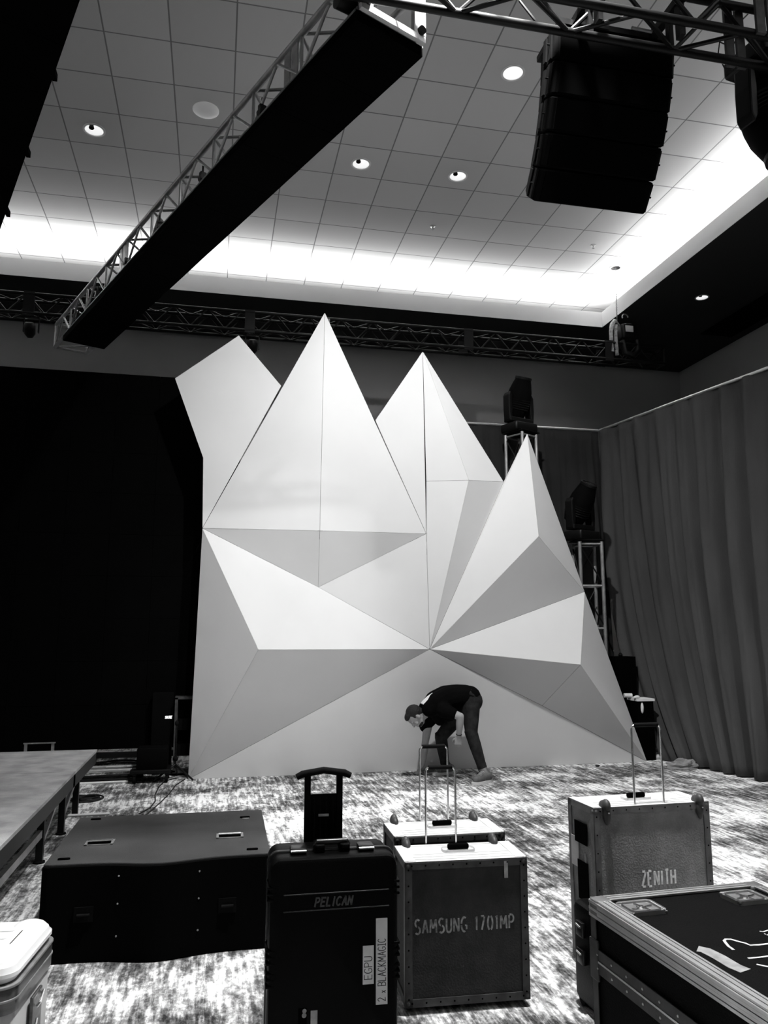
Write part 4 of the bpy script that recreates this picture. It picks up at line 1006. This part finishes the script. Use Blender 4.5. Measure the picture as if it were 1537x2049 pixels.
# wheeled dolly with black boxes
dp = atZ(262, 1570, 0)
dl = thing('equipment_dolly', 'low black wheeled dolly loaded with dark gear at the left of the set', 'dolly', (dp.x, dp.y, 0))
MB().box(-.02, .40, .0, .34, .10, .14).build('platform', m_tr_black, dl, bevel=.006)
for x in (.03, .36):
    for y in (.03, .30): MB().lathe([(.04, -.014), (.043, .014)], 16, o=(x, y, .045), ax=(1, 0, 0)).box(x-.02, x+.02, y-.03, y+.03, .085, .1).build('caster', m_rubber, dl, smooth=True)
tag(MB().rbox(dp.x+.04, dp.x+.36, dp.y+.04, dp.y+.30, .141, .36, .02).build('amplifier_box', m_cab, smooth=True), 'squat black gear box riding on the low dolly', 'gear box')
mk = atZ(340, 1560, 0); mk.x += .05
ms = thing('microphone_stand', 'black tripod stand on the carpet between the dolly and the set', 'stand', (mk.x, mk.y, 0))
MB().bar((0, 0, .12), (.0, .0, .62), .011, 10).build('pole', m_tr_black, ms, smooth=True)
for a in (0.3, 2.4, 4.5): MB().bar((0, 0, .16), (.24*cos(a-.9), .24*sin(a-.9), .012), .011, 8).build('leg', m_tr_black, ms, smooth=True)
MB().ell((0, 0, .22), (.03, .03, .03)).ell((0, 0, .60), (.022, .022, .03)).build('clamp', m_rubber, ms, smooth=True)
rk = atY(352, 1440, 9.42)
gr = thing('equipment_rack', 'upright dark grey metal rack half hidden behind the left edge of the set', 'rack', (rk.x, 9.4, 0))
fr2 = MB()
for x in (0, .46):
    for y in (0, .12): fr2.box(x-.015, x+.015, y-.015, y+.015, .04, .86)
fr2.box(-.015, .475, -.015, .135, .84, .87).box(-.015, .475, -.015, .135, .03, .06)
fr2.build('frame', m_edge_d, gr)
for z in (.22, .5): MB().box(.02, .44, -.01, .12, z, z+.12).build('rack_unit', m_cab, gr)
pb_ = atY(340, 1436, 9.45)
rx_ = thing('wireless_receiver', 'black receiver box with small lit white lettering, left of the set', 'receiver', (pb_.x, 9.5, 0))
MB().box(-.20, .03, -.02, .06, .10, .91).build('cabinet', m_cab, rx_, bevel=.004)
lz = MB(); letters(lz, 'SHURE', (-.056, -.0205, pb_.z-.012), (1, 0, 0), (0, 0, 1), .028, .0055, wide=.75, gap=.16, italic=.15, rise=.001); lz.build('lit_lettering', m_logo, rx_)
tag(MB().lathe([(.035, 0), (.05, .01), (.045, .12), (.02, .13)], 16).build('drink_bottle', m_alud, smooth=True, loc=None), 'small pale cup standing at the foot of the screen wall', 'cup').location = (*atZ(183, 1506, 0).xy, 0)
bpy.data.objects['drink_bottle'].name = 'cup'
bpy.data.objects['cup'].scale = (.9, .9, 1.3)
tag(MB().beam(atY(47, 1488, 9.3), atY(111, 1486, 9.3), .02, .012).beam(atY(52, 1488, 9.32), Vector((atY(52, 1488, 9.32).x, 9.32, 0)), .03, .02, up=(0, 1, 0)).beam(atY(106, 1488, 9.32), Vector((atY(106, 1488, 9.32).x, 9.32, 0)), .03, .02, up=(0, 1, 0)).build('low_barrier', m_alu), 'thin shiny rail standing at the foot of the screen wall, far left', 'rail')

# small litter on the carpet
c = atZ(625, 1562, 0)
tag(MB().tube([(c.x-.05, c.y+.02, .006), (c.x+.02, c.y+.05, .008), (c.x+.06, c.y+.03, .006), (c.x, c.y-.02, .008), (c.x-.05, c.y-.02, .006)], .005, 6, closed=True).build('cable_tie', m_cable, smooth=True), 'small black loop of strap on the carpet in front of the set', 'strap')
c = atZ(925, 1571, 0)
tag(MB().prism([(c.x-.04, c.y-.03), (c.x+.01, c.y-.02), (c.x+.05, c.y+.02), (c.x, c.y+.01)], .001, .006).build('paper_scrap', m_paper), 'white scrap of paper on the carpet by the front boot', 'scrap')
c = atZ(1196, 1534, 0)
tag(MB().ell((c.x, c.y, .012), (.03, .02, .012)).build('tape_lump', m_cable, smooth=True), 'small dark lump on the carpet at the right foot of the set', 'litter')

# ------------------------------------------------------------------ back stage right, seen between set and drape
bx = atY(1250, 1330, 9.55)
ax_ = thing('speaker_cabinet', 'upright black box seen in the gap between the set and the right drape', 'speaker box', (bx.x+.08, 9.6, 0))
MB().box(-.16, .14, .05, .3, .0, bx.z+.10).build('cabinet', m_black, ax_)
MB().lathe([(.02, 0), (.03, .02), (.012, .05)], 12, o=(-.04, .12, bx.z+.10)).build('top_knob', m_rubber, ax_, smooth=True)
tz_ = atY(1262, 1395, 9.5).z
tb = thing('work_table', 'small table with a dark base in the gap right of the set', 'table', (bx.x+.12, 9.35, 0))
MB().box(-.14, .10, -.12, .14, tz_-.03, tz_).build('table_top', m_paper, tb)
MB().box(-.13, .09, -.10, .13, .0, tz_-.03).build('table_skirt', m_black, tb)
p = atY(1249, 1378, 9.5)
tag(MB().bar((p.x-.05, 9.42, tz_+.03), (p.x+.05, 9.40, tz_+.03), .028, 16).build('tape_roll', m_paper, smooth=True), 'white roll lying on the small table in the gap right of the set', 'roll')
p = atY(1265, 1388, 9.42)
tag(MB().ell((p.x, 9.30, tz_+.02), (.035, .03, .02)).ell((p.x-.04, 9.28, tz_+.015), (.03, .02, .015)).build('crumpled_paper', m_paper, smooth=True), 'crumpled white paper on the edge of the small table', 'paper')
p = atY(1274, 1416, 9.3)
tag(MB().ell((p.x+.05, 9.27, p.z), (.025, .04, .08)).build('hanging_cloth', m_paper, smooth=True), 'white bag corner poking out beside the drape edge', 'bag')
ls = []
for pl, r in (([(1290, 1503), (1310, 1512), (1335, 1514), (1350, 1518)], .025), ([(1298, 1520), (1320, 1519), (1352, 1520)], .03), ([(1285, 1500), (1300, 1512), (1330, 1518)], .015)):
    ls.append((pl, r))
for (pl, r), lb in zip(ls, ('pale bundled cable on the floor by the drape, uppermost of three', 'thick pale cable on the floor between set and drape, lowest of three', 'thin pale cable on the floor between set and drape, middle of three')):
    floor_line('pale_cable', lb, pl, r, m_paper if r > .02 else m_gaff, 'cable')
# sandbag / crumpled cloth at the drape foot
c = atZ(1368, 1536, 0); sb = MB(); rnd = random.Random(4)
vs = []; fs = []; nu, nv = 22, 12
for i in range(nv+1):
    for j in range(nu):
        a = 2*pi*j/nu; ph_ = pi/2*i/nv; d_ = Vector((cos(a)*cos(ph_), sin(a)*cos(ph_), sin(ph_)))
        k = 1+.35*noise.noise(d_*2.3+Vector((3, 1, 0)))+.15*noise.noise(d_*6)
        vs.append((c.x+d_.x*.20*k, c.y+d_.y*.14*k, max(.002, d_.z*.10*k)))
for i in range(nv):
    for j in range(nu): fs.append((i*nu+j, i*nu+(j+1) % nu, (i+1)*nu+(j+1) % nu, (i+1)*nu+j))
fs.append(tuple(range(nu))[::-1]); fs.append(tuple(nv*nu+j for j in range(nu)))
tag(sb.add(vs, fs).build('sandbag', m_cloth, smooth=False), 'crumpled grey cloth bag on the floor at the foot of the right drape', 'bag')

# ------------------------------------------------------------------ the person bending down
def pc(cx, cy, Y): return atY(780+cx/6.404, 1340+cy/6.404, Y)
pr_ = thing('person', 'person in black T-shirt and dark jeans bending down to touch the carpet', 'person', (2.75, 8.55, 0))
def remesh(ob, vox, it=6, fac=.5):
    r_ = ob.modifiers.new('union', 'REMESH'); r_.mode = 'VOXEL'; r_.voxel_size = vox; r_.use_smooth_shade = True
    s_ = ob.modifiers.new('soft', 'SMOOTH'); s_.iterations = it; s_.factor = fac
    return ob
YN, YF = 8.42, 8.72        # near and far side
hipN, hipF = pc(1035, 420, 8.50), pc(1010, 420, 8.70)
kneN, ankN = pc(1045, 810, 8.42), pc(1190, 1270, 8.36)
kneF, ankF = pc(655, 860, 8.78), pc(710, 1215, 8.86)
pel = pc(1030, 360, 8.60); wst = pc(880, 340, 8.60); chs = pc(660, 420, 8.60); nkb = pc(500, 510, 8.60)
shN, shF = pc(690, 520, 8.42), pc(500, 640, 8.80)
elN, wrN = pc(905, 600, 8.33), pc(885, 850, 8.40)
elF, wrF = pc(455, 930, 8.87), pc(425, 1215, 8.93)
hd = pc(330, 590, 8.60)
body = MB()
# head: crown to the left, face down
crown = (pc(225, 560, 8.6)-pc(425, 640, 8.6)).normalized(); down = Vector((crown.z, 0, -crown.x)); 
if down.z > 0: down = -down
Rm = Matrix((down, Vector((0, 1, 0)), crown)).transposed()     # x=face direction, z=crown
def H(x, y, z): return hd+Rm @ Vector((x, y, z))
body.ell(H(0, 0, .015), (.098, .077, .100), rot=Rm)
body.ell(H(.030, 0, -.045), (.068, .058, .078), rot=Rm)
body.ell(H(.066, 0, -.088), (.030, .028, .024), rot=Rm)           # chin
body.capsule(H(.092, 0, .008), H(.112, 0, -.026), .010, .014)     # nose
body.ell(H(.090, 0, -.058), (.016, .026, .007), rot=Rm)           # lips
body.ell(H(.090, 0, -.068), (.015, .022, .007), rot=Rm)
for sg in (-1, 1):
    body.ell(H(.084, sg*.032, .020), (.018, .026, .010), rot=Rm)  # brow
    body.ell(H(.060, sg*.045, -.030), (.028, .022, .024), rot=Rm) # cheek
    body.ell(H(-.004, sg*.079, -.010), (.018, .012, .032), rot=Rm) # ear
body.capsule(H(-.015, 0, -.06), nkb, .056, .062)
body.capsule(nkb, chs, .07, .12); body.capsule(chs, wst, .13, .115); body.capsule(wst, pel, .115, .125)
def arm(s_, e_, w_):
    body.capsule(s_, s_.lerp(e_, .5), .056, .050); body.capsule(s_.lerp(e_, .5), e_, .050, .040)
    body.capsule(e_, e_.lerp(w_, .35), .041, .043); body.capsule(e_.lerp(w_, .35), w_, .043, .026)
arm(shN, elN, wrN); arm(shF, elF, wrF)
for h_, k_, a_ in ((hipN, kneN, ankN), (hipF, kneF, ankF)):
    body.capsule(h_, k_, .085, .055); body.capsule(k_, k_.lerp(a_, .35), .054, .056); body.capsule(k_.lerp(a_, .35), a_, .056, .038)
# near hand: relaxed curled, hanging
def hand(wr, palm_dir, side, curl_dir, spread, lens=1.0, curl=(.5, .9, .9), thumb_sign=1):
    palm_dir = palm_dir.normalized(); side = (side-palm_dir*side.dot(palm_dir)).normalized(); nrm = curl_dir-palm_dir*curl_dir.dot(palm_dir); nrm = (nrm-side*nrm.dot(side)).normalized()
    pe = wr+palm_dir*.092
    for k in (-1.5, -.5, .5, 1.5): body.capsule(wr+side*k*.010, pe+side*k*.019, .015, .012, 10)
    for k, ln in ((-1.5, .80), (-.5, .95), (.5, 1.0), (1.5, .9)):
        b = pe+side*k*.019*(1+spread*.2); d_ = palm_dir; ang_ = 0
        for sl, cu, r0, r1 in zip((.042, .026, .021), curl, (.0098, .0088, .0080), (.0088, .0080, .0068)):
            ang_ += cu; dv = palm_dir*cos(ang_)+nrm*sin(ang_)+side*k*.05*spread
            e_ = b+dv.normalized()*sl*ln*lens; body.capsule(b, e_, r0, r1, 8); b = e_
    tb0 = wr+palm_dir*.025+side*thumb_sign*.022; t1 = tb0+(palm_dir*.6+side*thumb_sign*.7+nrm*.4).normalized()*.042; t2 = t1+(palm_dir*.9+side*thumb_sign*.1+nrm*.5).normalized()*.032
    body.capsule(tb0, t1, .014, .011, 8); body.capsule(t1, t2, .011, .009, 8)
hand(wrN, pc(872, 960, 8.42)-wrN, Vector((1, -.25, .0)), Vector((.2, 1, 0)), .2, .95, (1.0, 1.3, 1.0), -1)
hF = pc(392, 1290, 8.95); 
hand(wrF, Vector((-.55, .05, -.84)), Vector((0, 1, 0)), Vector((-.5, 0, -.3)), 1.6, .95, (.15, .35, .35), -1)
bo = body.build('body', m_skin, pr_, world=True); remesh(bo, .0062, 3)
# hair cap
hr = MB(); hr.ell(H(-.022, 0, .030), (.094, .084, .092), rot=Rm); hr.ell(H(.030, 0, .078), (.062, .062, .036), rot=Rm); hr.ell(H(-.060, 0, -.022), (.044, .062, .055), rot=Rm)
for sg in (-1, 1): hr.ell(H(-.012, sg*.066, .020), (.045, .016, .030), rot=Rm)
hb = hr.build('hair', m_hair, pr_, world=True); remesh(hb, .006, 2)
bd2 = MB(); bd2.ell(H(.050, 0, -.080), (.050, .056, .030), rot=Rm); remesh(bd2.build('beard', m_hair, pr_, world=True), .006, 2)
# eyes, brows
ey = MB()
for sg in (-1, 1): ey.ell(H(.090, sg*.030, .003), (.010, .012, .007), rot=Rm)
ey.build('eyes', m_sole, pr_, world=True, smooth=True)
# shirt
sh_ = MB()
bk = [pc(1000, 345, 8.6), pc(870, 335, 8.6), pc(740, 360, 8.6), pc(610, 420, 8.6), pc(495, 495, 8.6)]
for (p, q, r0, r1) in ((bk[0], bk[1], .128, .125), (bk[1], bk[2], .125, .135), (bk[2], bk[3], .135, .130), (bk[3], bk[4], .130, .092)):
    for sg in (-.065, .065): sh_.capsule(p+Vector((0, sg, 0)), q+Vector((0, sg, 0)), r0, r1)
sh_.capsule(pc(600, 520, 8.6), pc(640, 650, 8.62), .11, .06); sh_.capsule(pc(700, 480, 8.6), pc(760, 560, 8.6), .13, .09)
sh_.capsule(shN, shN.lerp(elN, .50), .082, .068); sh_.capsule(chs, shN, .11, .085)
sh_.capsule(shF, pc(455, 725, 8.86), .085, .070); sh_.capsule(chs, shF, .10, .09)
so2 = sh_.build('t_shirt', m_shirt, pr_, world=True); remesh(so2, .009, 6)
# white print between the shoulder blades: a slightly curved patch hugging the back
pm = MB(); vs = []; fs = []
path = [(402, 428), (440, 385), (488, 340), (545, 298)]; outs_ = []
for i, (a, b) in enumerate(path):
    for sg in (-.11, -.04, .04, .11): vs.append(pc(a, b, 8.6)+Vector((.004+abs(sg)*.08, sg*.62, -.003-abs(sg)*.10)))
for i in range(3):
    for j in range(3): k = i*4+j; fs.append((k, k+1, k+5, k+4))
pmo = pm.add(vs, fs).build('shirt_print', m_print, pr_, world=True); so_ = pmo.modifiers.new('t', 'SOLIDIFY'); so_.thickness = .016; so_.offset = 0
# jeans
jn = MB()
jn.capsule(pc(1000, 350, 8.53), pc(1050, 400, 8.53), .125, .125); jn.capsule(pc(1000, 350, 8.68), pc(1040, 400, 8.68), .125, .12)
for h_, k_, a_ in ((hipN, kneN, ankN), (hipF, kneF, ankF)):
    jn.capsule(h_, h_.lerp(k_, .5), .112, .092); jn.capsule(h_.lerp(k_, .5), k_, .092, .070); jn.capsule(k_, k_.lerp(a_, .35), .071, .068); jn.capsule(k_.lerp(a_, .35), a_, .068, .050)
    for q in (.0, .06, -.05): c_ = k_+(a_-k_)*q; jn.lathe([(.066, -.008), (.075, 0), (.066, .008)], 14, o=c_, ax=(a_-h_))
    for q in (.9, .96): c_ = k_.lerp(a_, q); jn.lathe([(.050, -.01), (.058, 0), (.050, .01)], 14, o=c_, ax=(a_-k_))
jo = jn.build('jeans', m_jeans, pr_, world=True); remesh(jo, .008, 5)
# boots
def boot(toe, heel, ank, label=None):
    bt = MB(); toe = Vector(toe); heel = Vector(heel); f_ = (toe-heel).normalized()
    bt.capsule(heel+Vector((0, 0, .065)), heel.lerp(toe, .5)+Vector((0, 0, .062)), .044, .044); bt.capsule(heel.lerp(toe, .45)+Vector((0, 0, .060)), toe-f_*.045+Vector((0, 0, .050)), .046, .040)
    bt.capsule(heel+f_*.02+Vector((0, 0, .07)), ank+Vector((0, 0, -.005)), .046, .052)
    bo_ = bt.build('boot', m_boot, pr_, world=True); remesh(bo_, .006, 3)
    sl_ = MB(); n_ = 24; pr2 = []
    sd_ = Vector((-f_.y, f_.x, 0))
    for k in range(n_):
        a = 2*pi*k/n_; wv = .047 if cos(a) > 0 else .041
        p = heel.lerp(toe, .47)+f_*.155*cos(a)*(1 if abs(cos(a)) < .9 else .99)+sd_*wv*(abs(sin(a))**.6)*(1 if sin(a) > 0 else -1); pr2.append((p.x, p.y))
    sl_.prism(pr2, .0, .028).build('boot_sole', m_sole, bo_, world=False).location = -pr_.location
    la_ = MB()
    for i in range(5):
        c_ = heel.lerp(toe, .42+.07*i)+Vector((0, 0, .118-.009*i)); la_.tube([c_+sd_*.026, c_+Vector((0, 0, .006)), c_-sd_*.026], .003, 6)
    la_.build('laces', m_sole, bo_).location = -pr_.location
tn = pc(1080, 1470, 8.25); hn = pc(1290, 1450, 8.25)
gx = atZ(948, 1571, 0); hx_ = atZ(979, 1567, 0)
boot((gx.x, gx.y, 0), (hx_.x+.02, hx_.y+.06, 0), ankN)
gx = atZ(874, 1551, 0); hx_ = atZ(904, 1549, 0)
boot((gx.x, gx.y, 0), (hx_.x, hx_.y+.03, 0), ankF)
wb = (wrN-elN).normalized()
MB().tube([wrN-wb*.02+(wb.orthogonal().normalized()*cos(a)+wb.cross(wb.orthogonal()).normalized()*sin(a))*.029 for a in [2*pi*k/16 for k in range(16)]], .005, 6, closed=True).build('wristband', m_shirt, pr_, world=True, smooth=True)

for n_, g_ in (('recessed_downlight', 'recessed downlights in the ceiling'), ('sprinkler_head', 'sprinkler heads in the ceiling'), ('lighting_truss', 'overhead trusses'),
               ('moving_head_light', 'moving head stage lights'), ('truss_tower', 'truss towers behind the set'), ('monitor_case', 'monitor flight cases with trolley handles'),
               ('stage_deck', 'stage platform sections'), ('pipe_and_drape', 'dark drapes'), ('cable_coil', 'black cable coils on the carpet'), ('floor_cable', 'black cables on the carpet'),
               ('pale_cable', 'pale cables at the foot of the drape'), ('steel_bar', 'pale metal bars on the floor'), ('truss_lamp', 'lamps under the back truss'), ('hard_case', 'black hard cases')):
    for o in C.objects:
        if o.parent is None and o.name.split('.')[0] == n_: o['group'] = g_
